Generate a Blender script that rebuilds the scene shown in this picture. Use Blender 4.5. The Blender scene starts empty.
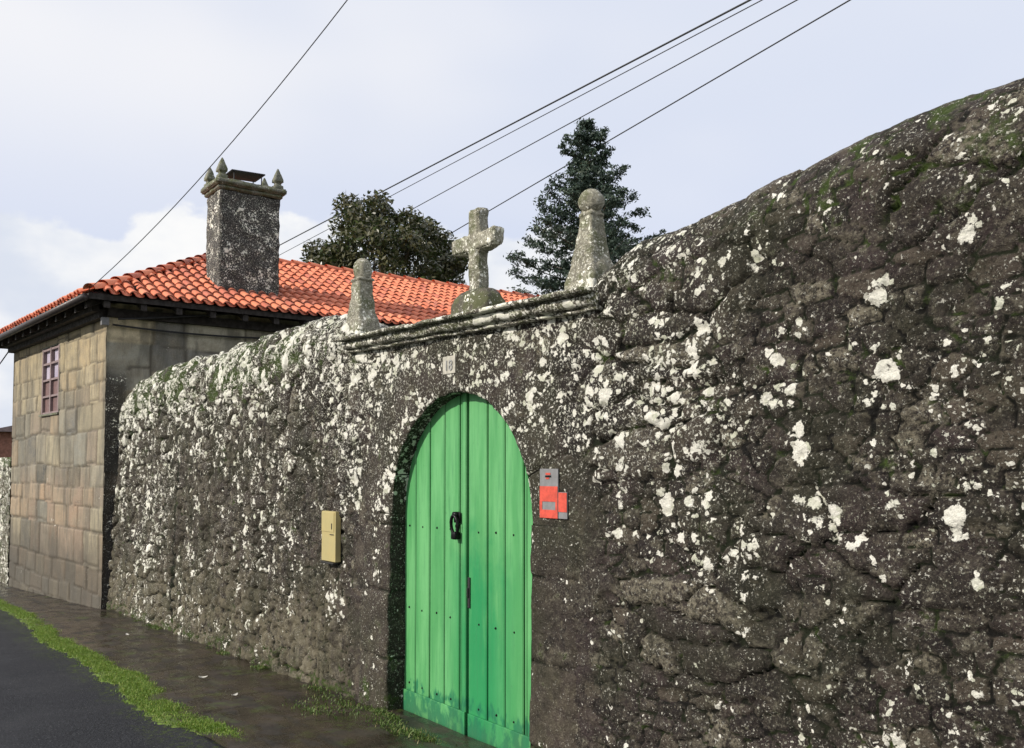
import bpy, bmesh, math, random
import numpy as np
from mathutils import Vector, Matrix
random.seed(7); RNG = np.random.RandomState(11)
R = math.radians
S = bpy.context.scene
COL = S.collection

# ------------------------------------------------------------------ camera, sky, sun
HEAD, PITCH = R(53.13), R(2.5)
cam = bpy.data.cameras.new('camera'); cam.lens = 900/1024*36; cam.sensor_width = 36
cam.shift_y = (468-900*math.tan(PITCH)-374)/1024; cam.clip_start = .05; cam.clip_end = 9000
camo = bpy.data.objects.new('camera', cam); COL.objects.link(camo)
camo.location = (0, 0, 1.65); camo.rotation_euler = (R(90)+PITCH, 0, HEAD); S.camera = camo

SUN_EL, SUN_AZ = R(29), R(9)           # azimuth measured from -Y towards -X
sdir = Vector((-math.sin(SUN_AZ)*math.cos(SUN_EL), -math.cos(SUN_AZ)*math.cos(SUN_EL), math.sin(SUN_EL)))
sun = bpy.data.lights.new('sun', 'SUN'); sun.energy = 4.6; sun.angle = R(.6); sun.color = (1, .93, .83)
suno = bpy.data.objects.new('sun', sun); COL.objects.link(suno)
suno.rotation_euler = sdir.to_track_quat('Z', 'Y').to_euler()
S.view_settings.view_transform = 'Standard'; S.view_settings.look = 'None'
S.view_settings.gamma = 1; S.view_settings.exposure = 0.0; S.view_settings.use_curve_mapping = False


class NT:
    """small helper for wiring shader nodes"""
    def __init__(s, tree): s.t = tree; s.n = tree.nodes; s.l = tree.links
    def put(s, sock, v):
        if isinstance(v, bpy.types.NodeSocket): s.l.new(v, sock)
        elif isinstance(v, (tuple, list)) and len(v) == 3 and sock.type == 'RGBA': sock.default_value = (*v, 1)
        else: sock.default_value = v
    def node(s, kind, ins=None, **kw):
        n = s.n.new(kind)
        for k, v in kw.items(): setattr(n, k, v)
        for k, v in (ins or {}).items(): s.put(n.inputs[k], v)
        return n
    def math(s, op, a, b=0., clamp=False):
        n = s.n.new('ShaderNodeMath'); n.operation = op; n.use_clamp = clamp
        s.put(n.inputs[0], a); s.put(n.inputs[1], b); return n.outputs[0]
    def mix(s, f, a, b, blend='MIX'):
        n = s.n.new('ShaderNodeMix'); n.data_type = 'RGBA'; n.blend_type = blend
        s.put(n.inputs[0], f); s.put(n.inputs[6], a); s.put(n.inputs[7], b); return n.outputs[2]
    def ramp(s, v, a, b, c=0., d=1., smooth=True):
        n = s.n.new('ShaderNodeMapRange'); n.interpolation_type = 'SMOOTHSTEP' if smooth else 'LINEAR'
        s.put(n.inputs[0], v); s.put(n.inputs[1], a); s.put(n.inputs[2], b); s.put(n.inputs[3], c); s.put(n.inputs[4], d)
        return n.outputs[0]
    def noise(s, vec, scale, detail=4, rough=.55, dist=0., color=False):
        n = s.node('ShaderNodeTexNoise', {'Vector': vec, 'Scale': scale, 'Detail': detail, 'Roughness': rough, 'Distortion': dist})
        return n.outputs['Color' if color else 'Fac']
    def voro(s, vec, scale, feature='F1', rand=1.):
        return s.node('ShaderNodeTexVoronoi', {'Vector': vec, 'Scale': scale, 'Randomness': rand}, feature=feature)
    def coord(s, which='Object'): return s.node('ShaderNodeTexCoord').outputs[which]
    def vmath(s, op, a, b):
        n = s.n.new('ShaderNodeVectorMath'); n.operation = op; s.put(n.inputs[0], a); s.put(n.inputs[1], b); return n.outputs[0]
    def vscale(s, a, k):
        n = s.n.new('ShaderNodeVectorMath'); n.operation = 'SCALE'; s.put(n.inputs[0], a); s.put(n.inputs[3], k); return n.outputs[0]
    def map(s, v, scale=(1, 1, 1), loc=(0, 0, 0), rot=(0, 0, 0)):
        return s.node('ShaderNodeMapping', {'Vector': v, 'Scale': scale, 'Location': loc, 'Rotation': rot}).outputs[0]
    def attr(s, name): return s.node('ShaderNodeAttribute', attribute_name=name).outputs['Fac']
    def attrc(s, name): return s.node('ShaderNodeAttribute', attribute_name=name).outputs['Color']
    def bump(s, h, strength=.5, dist=.01, prev=None):
        n = s.node('ShaderNodeBump', {'Height': h, 'Strength': strength, 'Distance': dist})
        if prev is not None: s.l.new(prev, n.inputs['Normal'])
        return n.outputs[0]
    def sep(s, v): return s.node('ShaderNodeSeparateXYZ', {0: v}).outputs


def material(name):
    m = bpy.data.materials.new(name); m.use_nodes = True
    k = NT(m.node_tree); k.n.clear()
    k.out = k.node('ShaderNodeOutputMaterial')
    k.b = k.node('ShaderNodeBsdfPrincipled'); k.l.new(k.b.outputs[0], k.out.inputs[0])
    k.b.inputs['Roughness'].default_value = .85
    k.m = m
    return k


# world: physical sky, veiled by pale high cloud, with cumulus low over the horizon
w = bpy.data.worlds.new('World'); S.world = w; w.use_nodes = True
k = NT(w.node_tree); k.n.clear()
sky = k.node('ShaderNodeTexSky', sky_type='NISHITA', sun_disc=False, sun_elevation=SUN_EL, sun_rotation=math.pi+SUN_AZ)
skyc = k.vscale(sky.outputs[0], .085)
d = k.coord('Generated'); sx, sy, sz = k.sep(d)
veil = k.noise(k.map(d, (1, 1, 2.2), (3.1, .4, 0)), 1.6, 3, .5)
veilc = k.mix(k.ramp(veil, .3, .7), (.80, .85, .98), (1.0, 1.0, 1.03))
veilc = k.mix(k.ramp(sz, .42, .20, 0, .65), veilc, (.66, .74, .96))
base = k.mix(k.ramp(sz, -.02, .75, .86, .90), skyc, veilc)
n1 = k.noise(k.map(d, (1, 1, 1.5), (1.3, 2.2, .35)), 7.0, 7, .52)
n2 = k.noise(k.map(d, (1, 1, 1.2), (5.3, .2, .9)), 2.6, 2, .5)
h = k.math('ADD', k.math('ADD', sz, k.math('MULTIPLY', k.math('SUBTRACT', n1, .5), .17)), k.math('MULTIPLY', k.math('SUBTRACT', n2, .5), .10))
cum = k.ramp(h, .262, .250)
cumc = k.mix(k.ramp(k.noise(k.map(d, (1, 1, 1.6), (2, 2, 0)), 5.5, 5, .55), .32, .62), (.72, .77, .87), (1.0, .995, .98))
col = k.mix(k.math('MULTIPLY', cum, .93), base, cumc)
bg = k.node('ShaderNodeBackground', {'Color': col, 'Strength': 1.0})
k.l.new(bg.outputs[0], k.node('ShaderNodeOutputWorld').inputs[0])


# ------------------------------------------------------------------ object helpers
def link(o, parent=None):
    COL.objects.link(o)
    if parent: o.parent = parent
    return o
def tag(o, label=None, cat=None, group=None, kind=None):
    if label: o['label'] = label
    if cat: o['category'] = cat
    if group: o['group'] = group
    if kind: o['kind'] = kind
    return o
def empty(name, loc=(0, 0, 0), label=None, cat=None, group=None):
    o = bpy.data.objects.new(name, None); o.location = loc; o.empty_display_size = .2
    link(o); return tag(o, label, cat, group)
def mesh_obj(name, V, F, mat, parent=None, smooth=False, attrs=None, world=True):
    me = bpy.data.meshes.new(name)
    V = np.asarray(V, float)
    if parent is not None and world: V = V-np.array(parent_loc(parent))
    me.from_pydata(V.tolist(), [], [tuple(int(i) for i in f) for f in F]) if not isinstance(F, np.ndarray) else quads(me, V, F)
    if attrs:
        for nme, a in attrs.items():
            a = np.asarray(a, np.float32)
            if a.ndim == 1:
                at = me.attributes.new(nme, 'FLOAT', 'POINT'); at.data.foreach_set('value', a)
            else:
                at = me.attributes.new(nme, 'FLOAT_COLOR', 'POINT')
                c = np.ones((len(a), 4), np.float32); c[:, :3] = a; at.data.foreach_set('color', c.ravel())
    if smooth: me.polygons.foreach_set('use_smooth', [True]*len(me.polygons))
    me.materials.append(mat); me.update()
    o = bpy.data.objects.new(name, me)
    return link(o, parent)
def quads(me, V, F):
    nv, nf = len(V), len(F)
    me.vertices.add(nv); me.vertices.foreach_set('co', np.ascontiguousarray(V, np.float32).ravel())
    me.loops.add(nf*F.shape[1]); me.loops.foreach_set('vertex_index', F.astype(np.int32).ravel())
    me.polygons.add(nf)
    me.polygons.foreach_set('loop_start', (np.arange(nf)*F.shape[1]).astype(np.int32))
    me.polygons.foreach_set('loop_total', np.full(nf, F.shape[1], np.int32))
    me.update(calc_edges=True); me.validate()
def parent_loc(p):
    l = Vector((0, 0, 0))
    while p: l += p.location; p = p.parent
    return l
class MB:
    def __init__(s): s.V = []; s.F = []; s.A = []
    def add(s, V, F, a=0.):
        o = len(s.V); s.V += [tuple(v) for v in V]; s.F += [tuple(i+o for i in f) for f in F]; s.A += [a]*len(V)
    def box(s, a, b, M=None, t=0., bev=0.):
        bm = bmesh.new(); bmesh.ops.create_cube(bm, size=1)
        for v in bm.verts:
            v.co = Vector(((a[i]+b[i])/2+v.co[i]*(b[i]-a[i]) for i in range(3)))
        if bev: bmesh.ops.bevel(bm, geom=list(bm.edges), offset=bev, segments=2, affect='EDGES', profile=.6)
        s.bm(bm, M, t)
    def bm(s, bm, M=None, t=0.):
        if M is not None: bmesh.ops.transform(bm, matrix=M, verts=bm.verts)
        bm.verts.index_update()
        s.add([v.co[:] for v in bm.verts], [[v.index for v in f.verts] for f in bm.faces], t); bm.free()
    def tube(s, pts, r, n=8, t=0., caps=True):
        pts = [Vector(p) for p in pts]; rr = r if isinstance(r, (list, tuple)) else [r]*len(pts)
        V = []; F = []
        for i, p in enumerate(pts):
            d = (pts[min(i+1, len(pts)-1)]-pts[max(i-1, 0)]).normalized()
            u = d.cross(Vector((0, 0, 1)));
            if u.length < .05: u = d.cross(Vector((1, 0, 0)))
            u.normalize(); q = d.cross(u)
            for j in range(n):
                a = 2*math.pi*j/n; V.append(p+(u*math.cos(a)+q*math.sin(a))*rr[i])
        for i in range(len(pts)-1):
            for j in range(n): F.append((i*n+j, i*n+(j+1) % n, (i+1)*n+(j+1) % n, (i+1)*n+j))
        if caps: F.append(tuple(range(n))); F.append(tuple(reversed(range((len(pts)-1)*n, len(pts)*n))))
        s.add(V, F, t)
    def build(s, name, mat, parent=None, smooth=False):
        o = mesh_obj(name, s.V, s.F, mat, parent, smooth, {'tone': np.array(s.A)})
        bm = bmesh.new(); bm.from_mesh(o.data); bmesh.ops.recalc_face_normals(bm, faces=bm.faces); bm.to_mesh(o.data); bm.free()
        return o

# ------------------------------------------------------------------ numpy noise
def hsh(i, j, s=0):
    x = np.sin(i*127.1+j*311.7+s*74.7)*43758.5453
    return x-np.floor(x)
def vnoise(x, y, s=0):
    i, j = np.floor(x), np.floor(y); fx, fy = x-i, y-j
    fx = fx*fx*(3-2*fx); fy = fy*fy*(3-2*fy)
    return (hsh(i, j, s)*(1-fx)+hsh(i+1, j, s)*fx)*(1-fy)+(hsh(i, j+1, s)*(1-fx)+hsh(i+1, j+1, s)*fx)*fy
def fbm(x, y, s=0, o=4):
    r = 0; a = .5; t = 0
    for k_ in range(o): r = r+a*vnoise(x*2**k_, y*2**k_, s+k_*3); t += a; a *= .5
    return r/t-.5
def sstep(x, a, b):
    t = np.clip((x-a)/(b-a), 0, 1); return t*t*(3-2*t)
def worley(u, v, seed=0, drop=.33, jit=.8):
    """rubble pattern: returns F2-F1 (approx. distance to the joint) and the nearest stone's random number"""
    iu, iv = np.floor(u), np.floor(v)
    f1 = np.full(u.shape, 9.); f2 = np.full(u.shape, 9.); idr = np.zeros(u.shape); idq = np.zeros(u.shape)
    cu = np.zeros(u.shape); cv = np.zeros(u.shape)
    for a in range(-2, 3):
        for b in range(-2, 3):
            ci, cj = iu+a, iv+b
            keep = hsh(ci, cj, seed+5) > drop
            pu = ci+.5+(hsh(ci, cj, seed)-.5)*jit+(np.mod(cj, 2)-.5)*.45; pv = cj+.5+(hsh(ci, cj, seed+1)-.5)*jit*.75
            du, dv = u-pu, v-pv
            dd = (np.abs(du)**2.6+np.abs(dv)**2.6)**(1/2.6)
            dd = np.where(keep, dd, 9.)
            near = dd < f1
            f2 = np.where(near, f1, np.minimum(f2, dd))
            idr = np.where(near, hsh(ci, cj, seed+2), idr); idq = np.where(near, hsh(ci, cj, seed+3), idq)
            cu = np.where(near, du, cu); cv = np.where(near, dv, cv)
            f1 = np.where(near, dd, f1)
    return f2-f1, idr, idq, cu, cv

# ------------------------------------------------------------------ materials
def lichen_layer(k, P, dens, color, bigs=(11, 27), fine=70, pale=(.86, .84, .75), clus=None):
    """crusty lichen colonies: round spots of two sizes gathered in patches, and fine crumbs. dens 0..1"""
    wv = k.vscale(k.vmath('SUBTRACT', k.noise(P, 26, 3, .6, color=True), (.5, .5, .5)), .055)
    Q = k.vmath('ADD', P, wv)
    clump = k.noise(P, 2.6, 4, .65)
    clump2 = k.noise(k.vmath('ADD', P, (7, 3, 1)), 8.0, 3, .6)
    fn = k.math('MULTIPLY', k.math('SUBTRACT', k.noise(P, 110, 3, .65), .5), .55)
    total = None; rnd = None
    for sc, lo, hi, gain in ((bigs[0], .53, .63, .74), (bigs[1], .48, .58, .64)):
        v = k.voro(Q, sc)
        r = k.sep(v.outputs['Color'])
        cl = k.ramp(k.math('ADD', k.math('ADD', k.math('MULTIPLY', clump, .5), k.math('MULTIPLY', clump2, .5)), k.math('MULTIPLY', k.math('SUBTRACT', dens, .5), .27)), lo, hi)
        if clus is not None: cl = k.math('MAXIMUM', cl, k.math('MULTIPLY', clus, k.ramp(clump2, .30, .50, .55, 1)))
        thr = k.math('MULTIPLY', k.math('MULTIPLY', k.math('POWER', r[0], .95 if clus is not None else 1.6), cl), gain)
        mk = k.ramp(k.math('SUBTRACT', k.math('ADD', v.outputs['Distance'], k.math('MULTIPLY', fn, .5)), thr), .03, -.03)
        mk = k.math('MULTIPLY', mk, k.ramp(thr, .05, .10))
        total = mk if total is None else k.math('MAXIMUM', total, mk)
        rnd = r[1] if rnd is None else k.math('ADD', k.math('MULTIPLY', rnd, .5), k.math('MULTIPLY', r[1], .5))
    crumbs = k.ramp(k.math('ADD', k.noise(P, fine, 5, .7), k.math('MULTIPLY', dens, .14)), .645, .69)
    crumbs = k.math('MULTIPLY', crumbs, k.ramp(k.math('ADD', clump2, k.math('MULTIPLY', dens, .3)), .40, .72))
    lc = k.mix(k.ramp(rnd, .35, .95, 0, .8), pale, (.52, .54, .40))
    lc = k.mix(k.ramp(k.noise(P, 3.1, 2), .50, .80, 0, .7), lc, (.70, .69, .62))
    lc = k.mix(k.ramp(k.noise(P, 160, 3), .45, .75, 0, .5), lc, (.34, .34, .27))
    c = k.mix(k.math('MULTIPLY', crumbs, .9), color, k.mix(.25, lc, (.42, .42, .33)))
    c = k.mix(total, c, lc)
    return c, k.math('MAXIMUM', total, k.math('MULTIPLY', crumbs, .5))

def rubble_material():
    k = material('lichened_rubble'); P = k.coord()
    tone, joint, lich, moss, pale, clus = (k.attr(a) for a in ('tone', 'joint', 'lich', 'moss', 'pale', 'clus'))
    c = k.mix(tone, (.012, .008, .0085), (.050, .035, .034))
    c = k.mix(k.ramp(k.noise(P, 5, 4), .38, .68), c, (.024, .020, .016))
    c = k.mix(k.ramp(tone, .80, .97, 0, .6), c, (.105, .086, .062))
    c = k.mix(k.ramp(k.noise(P, 38, 5, .7), .46, .74, 0, .55), c, (.12, .105, .082))
    c = k.mix(k.ramp(k.noise(P, 80, 4, .7), .5, .35, 0, .7), c, (.005, .0045, .004))
    c = k.mix(k.math('MULTIPLY', k.ramp(k.noise(P, 13, 7, .75), .52, .66), k.ramp(k.noise(P, 2.6, 3), .40, .60, .15, .8)), c, (.12, .105, .075))
    # tan weathered render low on the wall
    c = k.mix(k.math('MULTIPLY', pale, k.ramp(k.noise(P, 9, 5, .65), .30, .62)), c, (.15, .132, .088))
    cr_ = k.math('MULTIPLY', k.attr('crust'), k.ramp(k.noise(P, 42, 6, .8), .44, .58))
    c = k.mix(k.math('MULTIPLY', cr_, .8), c, (.25, .225, .165))
    c = k.mix(k.ramp(k.noise(P, 95, 5, .8), .55, .66, 0, .7), c, (.25, .225, .175))
    c = k.mix(k.math('MULTIPLY', k.ramp(k.noise(P, 7, 6, .75), .54, .62), k.ramp(k.noise(P, 55, 5, .8), .45, .6, 0, .8)), c, (.24, .225, .17))
    # greenish algae
    c = k.mix(k.math('MULTIPLY', k.ramp(k.noise(k.vmath('ADD', P, (4, 4, 4)), 2.3, 4), .42, .66), .45), c, (.027, .031, .015))
    # joints: dark earth and moss
    jm = k.ramp(k.math('ADD', joint, k.math('MULTIPLY', k.math('SUBTRACT', k.noise(P, 40, 4), .5), .6)), .62, .12)
    c = k.mix(k.math('MULTIPLY', jm, .95), c, k.mix(k.ramp(k.noise(P, 6), .4, .6), (.004, .0035, .003), (.012, .017, .006)))
    ms = k.ramp(k.math('ADD', k.noise(P, 7, 6, .7), k.math('MULTIPLY', moss, .40)), .63, .76)
    c = k.mix(k.math('MULTIPLY', ms, .9), c, k.mix(k.noise(P, 60, 3), (.018, .034, .006), (.070, .105, .020)))
    c, lm = lichen_layer(k, P, k.math('MULTIPLY', lich, k.ramp(joint, 0, .6, .35, 1)), c, clus=clus)
    k.b.inputs['Specular IOR Level'].default_value = .22
    k.put(k.b.inputs['Base Color'], c)
    k.put(k.b.inputs['Roughness'], k.ramp(k.noise(P, 5), .3, .7, .62, .9))
    h = k.math('ADD', k.math('MULTIPLY', k.noise(P, 45, 6, .7), 1.0), k.math('MULTIPLY', lm, .22))
    h = k.math('ADD', h, k.math('MULTIPLY', ms, .3))
    k.put(k.b.inputs['Normal'], k.bump(k.noise(P, 170, 4, .7), .5, .004, k.bump(h, 1.0, .026)))
    return k.m

def dressed_material(name, c0, c1, lich=.5, mossy=.3, sc=(16, 40)):
    k = material(name); P = k.coord()
    c = k.mix(k.ramp(k.noise(P, 6, 5, .6), .3, .7), c0, c1)
    c = k.mix(k.ramp(k.noise(P, 55, 5, .7), .48, .72, 0, .7), c, tuple(min(1, x*2.1+.02) for x in c1))
    c = k.mix(k.ramp(k.noise(P, 85, 4, .7), .5, .3, 0, .7), c, tuple(x*.35 for x in c0))
    j = k.attr('tone')
    c = k.mix(k.math('MULTIPLY', j, .85), c, (.014, .013, .010))
    ms = k.ramp(k.math('ADD', k.noise(P, 9, 6, .7), mossy*.3), .60, .76)
    c = k.mix(k.math('MULTIPLY', ms, .8), c, (.085, .095, .035))
    c, lm = lichen_layer(k, P, lich, c, sc)
    k.put(k.b.inputs['Base Color'], c)
    h = k.math('ADD', k.noise(P, 40, 6, .7), k.math('MULTIPLY', lm, .2))
    k.put(k.b.inputs['Normal'], k.bump(k.noise(P, 150, 4, .7), .4, .004, k.bump(h, .8, .016)))
    return k.m

def plain(name, c, rough=.6, metal=0., var=.25, scale=12, bump=.15, c2=None):
    k = material(name); P = k.coord()
    c2 = c2 or tuple(x*(1-var) for x in c)
    k.put(k.b.inputs['Base Color'], k.mix(k.ramp(k.noise(P, scale, 5, .65), .35, .65), c, c2))
    k.put(k.b.inputs['Roughness'], k.ramp(k.noise(P, scale*2, 4), .3, .7, rough*.8, min(1, rough*1.15)))
    k.b.inputs['Metallic'].default_value = metal
    k.put(k.b.inputs['Normal'], k.bump(k.noise(P, scale*6, 4, .7), bump, .004))
    return k.m

M = {}
M['rubble'] = rubble_material()
M['surround'] = dressed_material('weathered_ashlar', (.070, .055, .044), (.135, .112, .086), .60, .1)
M['cornice'] = dressed_material('mossy_cornice_stone', (.040, .034, .026), (.10, .088, .065), .85, .55, (12, 34))
M['base_stone'] = dressed_material('dark_weathered_stone', (.045, .040, .030), (.10, .09, .065), .35, .6, (14, 40))
M['granite'] = dressed_material('grey_granite', (.13, .12, .092), (.30, .285, .22), .62, .5, (20, 46))
M['chimney'] = dressed_material('blackened_rubble', (.015, .014, .013), (.048, .044, .040), .62, .1, (20, 46))
M['chimney_trim'] = dressed_material('algae_stone', (.085, .085, .068), (.19, .19, .15), .4, .55, (16, 40))
M['dark_metal'] = plain('dark_sheet_metal', (.016, .015, .016), .6, .0, .3, 20, .3)
M['black_iron'] = plain('black_iron', (.012, .012, .013), .38, .7, .2, 40, .3)
M['brass'] = plain('aged_brass', (.46, .38, .17), .5, .2, .2, 9, .15, (.42, .36, .17))
M['wood_dark'] = plain('dark_eaves_wood', (.022, .016, .013), .8, 0, .5, 9, .4)
M['gutter'] = plain('dark_gutter', (.045, .036, .036), .5, .2, .3, 9, .2)
M['cable'] = plain('black_cable', (.02, .02, .022), .6, 0, .1, 5, 0)
M['white_enamel'] = plain('white_enamel', (.46, .44, .37), .6, 0, .3, 30, .05)
M['dark_ink'] = plain('dark_ink', (.30, .30, .29), .5, 0, .1, 20, 0)
M['sign_grey'] = plain('sign_grey', (.20, .20, .205), .55, 0, .2, 25, .1)
M['sign_red'] = plain('sign_red', (.60, .075, .045), .6, 0, .3, 25, .2)
M['bark'] = plain('bark', (.11, .085, .06), .9, 0, .4, 7, .6)
M['frame_brown'] = plain('faded_brown_paint', (.24, .175, .17), .6, 0, .25, 12, .1)
M['shutter'] = plain('faded_brown_shutter', (.17, .10, .095), .6, 0, .25, 12, .1)

def glass_material():
    k = material('window_glass'); P = k.coord()
    k.put(k.b.inputs['Base Color'], k.mix(k.ramp(k.noise(P, 3), .4, .6), (.52, .47, .56), (.40, .36, .46)))
    k.b.inputs['Roughness'].default_value = .22
    return k.m
M['glass'] = glass_material()

def door_material():
    k = material('green_door_paint'); P = k.coord(); x, y, z = k.sep(P)
    st = k.noise(k.map(P, (7, 7, .8)), 1.5, 5, .6)
    c = k.mix(k.ramp(st, .35, .7), (.070, .275, .092), (.125, .37, .142))
    # fresher, deeper paint where the leaves meet and wear less
    f = k.math('MULTIPLY', k.ramp(k.math('ABSOLUTE', k.math('ADD', x, -.13)), .05, .50, 1, 0), k.ramp(k.math('ADD', z, k.math('MULTIPLY', k.math('SUBTRACT', k.noise(P, 5, 3), .5), .8)), 1.35, .95))
    f = k.math('MULTIPLY', f, k.ramp(k.noise(k.map(P, (6, 6, 1.2)), 1.3, 4), .20, .5))
    c = k.mix(k.math('MULTIPLY', f, .9), c, (.012, .21, .070))
    # repainted smear low down
    lo = k.math('MULTIPLY', k.ramp(k.math('ADD', z, k.math('MULTIPLY', k.math('SUBTRACT', k.noise(k.map(P, (22, 22, 5)), 1, 4), .5), .22)), .24, .20), k.ramp(k.noise(k.map(P, (16, 16, 9)), 1, 4), .40, .55))
    c = k.mix(k.math('MULTIPLY', lo, .85), c, (.012, .14, .065))
    chip = k.ramp(k.noise(k.map(P, (1, 1, .35)), 48, 6, .75), .645, .69)
    c = k.mix(k.math('MULTIPLY', chip, .6), c, (.05, .12, .07))
    c = k.mix(k.ramp(k.noise(k.map(P, (60, 60, 2.5)), 1, 5, .7), .52, .25, 0, .45), c, (.04, .16, .07))
    c = k.mix(k.ramp(k.math('ADD', z, k.math('MULTIPLY', k.noise(k.map(P, (9, 9, 2)), 1, 4), .4)), .45, .05, 0, .5), c, (.05, .10, .05))
    k.put(k.b.inputs['Base Color'], c)
    k.b.inputs['Roughness'].default_value = .5; k.b.inputs['Specular IOR Level'].default_value = .3
    g = k.noise(k.map(P, (60, 60, 3)), 1, 5, .65)
    k.put(k.b.inputs['Normal'], k.bump(g, .35, .004, k.bump(k.noise(P, 9, 2), .3, .01)))
    return k.m
M['door'] = door_material()
M['door_dark'] = plain('door_gap_shadow_wood', (.004, .012, .006), .9)

def tile_material():
    k = material('terracotta_tile'); P = k.coord(); t = k.attr('tone')
    c = k.mix(t, (.60, .15, .070), (.74, .25, .13))
    c = k.mix(k.ramp(t, .82, .9, 0, .75), c, (.36, .085, .055))
    c = k.mix(k.ramp(k.noise(P, 30, 4, .7), .45, .75, 0, .5), c, (.74, .30, .17))
    grime = k.math('MULTIPLY', k.ramp(k.noise(k.map(P, (1.2, .35, 1.2), (3, 0, .6)), 1.3, 4, .6), .52, .66), k.ramp(k.noise(P, 14, 4, .7), .35, .6))
    c = k.mix(k.math('MULTIPLY', grime, .72), c, (.10, .055, .055))
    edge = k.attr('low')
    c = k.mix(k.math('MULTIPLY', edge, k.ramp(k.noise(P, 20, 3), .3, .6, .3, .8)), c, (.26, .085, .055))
    k.put(k.b.inputs['Base Color'], c); k.b.inputs['Roughness'].default_value = .7
    k.put(k.b.inputs['Normal'], k.bump(k.noise(P, 60, 4, .7), .3, .004))
    return k.m
M['tile'] = tile_material()

def ashlar_material():
    k = material('house_ashlar'); P = k.coord(); c = k.attrc('col'); x, y, z = k.sep(P)
    c = k.mix(k.ramp(k.noise(P, 5, 5, .65), .35, .68, 0, .6), c, (.20, .17, .115))
    c = k.mix(k.ramp(k.noise(P, 60, 5, .7), .46, .72, 0, .5), c, (.42, .37, .27))
    c = k.mix(k.ramp(k.noise(P, 90, 4, .7), .46, .28, 0, .6), c, (.06, .05, .04))
    streak = k.ramp(k.noise(k.map(P, (4, 4, .9)), 1, 6, .7), .42, .62)
    c = k.mix(k.math('MULTIPLY', streak, .6), c, (.085, .080, .064))
    g = k.ramp(k.math('ADD', z, k.math('MULTIPLY', k.noise(P, 3, 4), .8)), 1.9, .8)
    c = k.mix(k.math('MULTIPLY', g, .8), c, (.060, .052, .040))
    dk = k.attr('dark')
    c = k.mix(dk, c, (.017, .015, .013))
    c = k.mix(k.math('MULTIPLY', k.attr('joint'), .75), c, (.05, .04, .028))
    c, lm = lichen_layer(k, P, k.math('ADD', k.math('MULTIPLY', dk, .35), .06), c, (20, 44))
    k.put(k.b.inputs['Base Color'], c)
    k.put(k.b.inputs['Normal'], k.bump(k.noise(P, 45, 6, .7), .6, .012))
    return k.m
M['ashlar'] = ashlar_material()

def asphalt_material():
    k = material('wet_asphalt'); P = k.coord()
    c = k.mix(k.ramp(k.noise(P, 85, 4, .8), .35, .65), (.004, .0045, .006), (.042, .044, .052))
    c = k.mix(k.ramp(k.noise(P, .9, 4), .4, .65, 0, .5), c, (.030, .031, .036))
    c = k.mix(k.ramp(k.noise(P, 75, 3), .62, .70), c, (.12, .12, .125))
    x, y, z = k.sep(P)
    ed = k.ramp(k.math('ADD', y, k.math('MULTIPLY', k.noise(P, 3.5, 6, .7), .8)), 1.95, 2.2)
    c = k.mix(k.math('MULTIPLY', ed, k.ramp(k.noise(P, 24, 5, .7), .48, .62)), c, (.055, .075, .02))
    k.put(k.b.inputs['Base Color'], c)
    k.put(k.b.inputs['Roughness'], k.ramp(k.noise(P, 1.1, 4), .35, .65, .62, .82))
    k.b.inputs['Specular IOR Level'].default_value = .18
    k.put(k.b.inputs['Normal'], k.bump(k.noise(P, 90, 4, .8), .9, .012))
    return k.m
M['asphalt'] = asphalt_material()

def pavement_material():
    k = material('wet_stone_pavement'); P = k.coord()
    c = k.mix(k.ramp(k.noise(P, 3.0, 6, .65), .3, .7), (.012, .009, .007), (.050, .037, .027))
    c = k.mix(k.ramp(k.noise(P, 50, 5, .7), .5, .75, 0, .6), c, (.075, .063, .048))
    x, y, z = k.sep(P)
    mm = k.math('MULTIPLY', k.ramp(k.noise(P, 5, 6, .7), .50, .68), k.ramp(k.noise(P, .8, 2), .35, .6))
    c = k.mix(k.math('MULTIPLY', mm, .8), c, (.055, .075, .018))
    j = k.attr('joint'); c = k.mix(k.math('MULTIPLY', j, .8), c, (.012, .012, .008))
    k.put(k.b.inputs['Base Color'], c)
    k.put(k.b.inputs['Roughness'], k.ramp(k.noise(k.map(P, (1, 2, 1)), 3.2, 5, .6), .42, .60, .07, .55))
    k.b.inputs['Specular IOR Level'].default_value = .5
    k.put(k.b.inputs['Normal'], k.bump(k.noise(P, 22, 7, .7), .35, .014))
    return k.m
M['pavement'] = pavement_material()

def leafmat(name, a, b, c3, rough=.5, back=None, trans=.12, yz=0):
    k = material(name); t = k.attr('tone')
    c = k.mix(t, a, b); c = k.mix(k.ramp(t, .86, .93), c, c3)
    if back:
        g = k.node('ShaderNodeNewGeometry').outputs['Backfacing']
        c = k.mix(k.math('MULTIPLY', g, .8), c, back)
    k.put(k.b.inputs['Base Color'], c); k.b.inputs['Roughness'].default_value = rough
    if trans:
        tr = k.node('ShaderNodeBsdfTranslucent', {'Color': c})
        mx = k.node('ShaderNodeMixShader', {0: trans}); k.l.new(k.b.outputs[0], mx.inputs[1]); k.l.new(tr.outputs[0], mx.inputs[2])
        k.l.new(mx.outputs[0], k.out.inputs[0])
    return k.m
M['magnolia'] = leafmat('magnolia_leaf', (.034, .052, .016), (.085, .115, .034), (.17, .13, .05), .35, (.075, .066, .028))
M['conifer'] = leafmat('conifer_needles', (.020, .040, .028), (.060, .095, .065), (.14, .17, .12), .6)
M['grass'] = leafmat('verge_grass', (.085, .16, .020), (.21, .32, .036), (.34, .36, .10), .6, trans=.3)
M['weed'] = leafmat('weed_leaf', (.055, .10, .018), (.12, .18, .035), (.20, .18, .07), .6, trans=.25)
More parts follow.
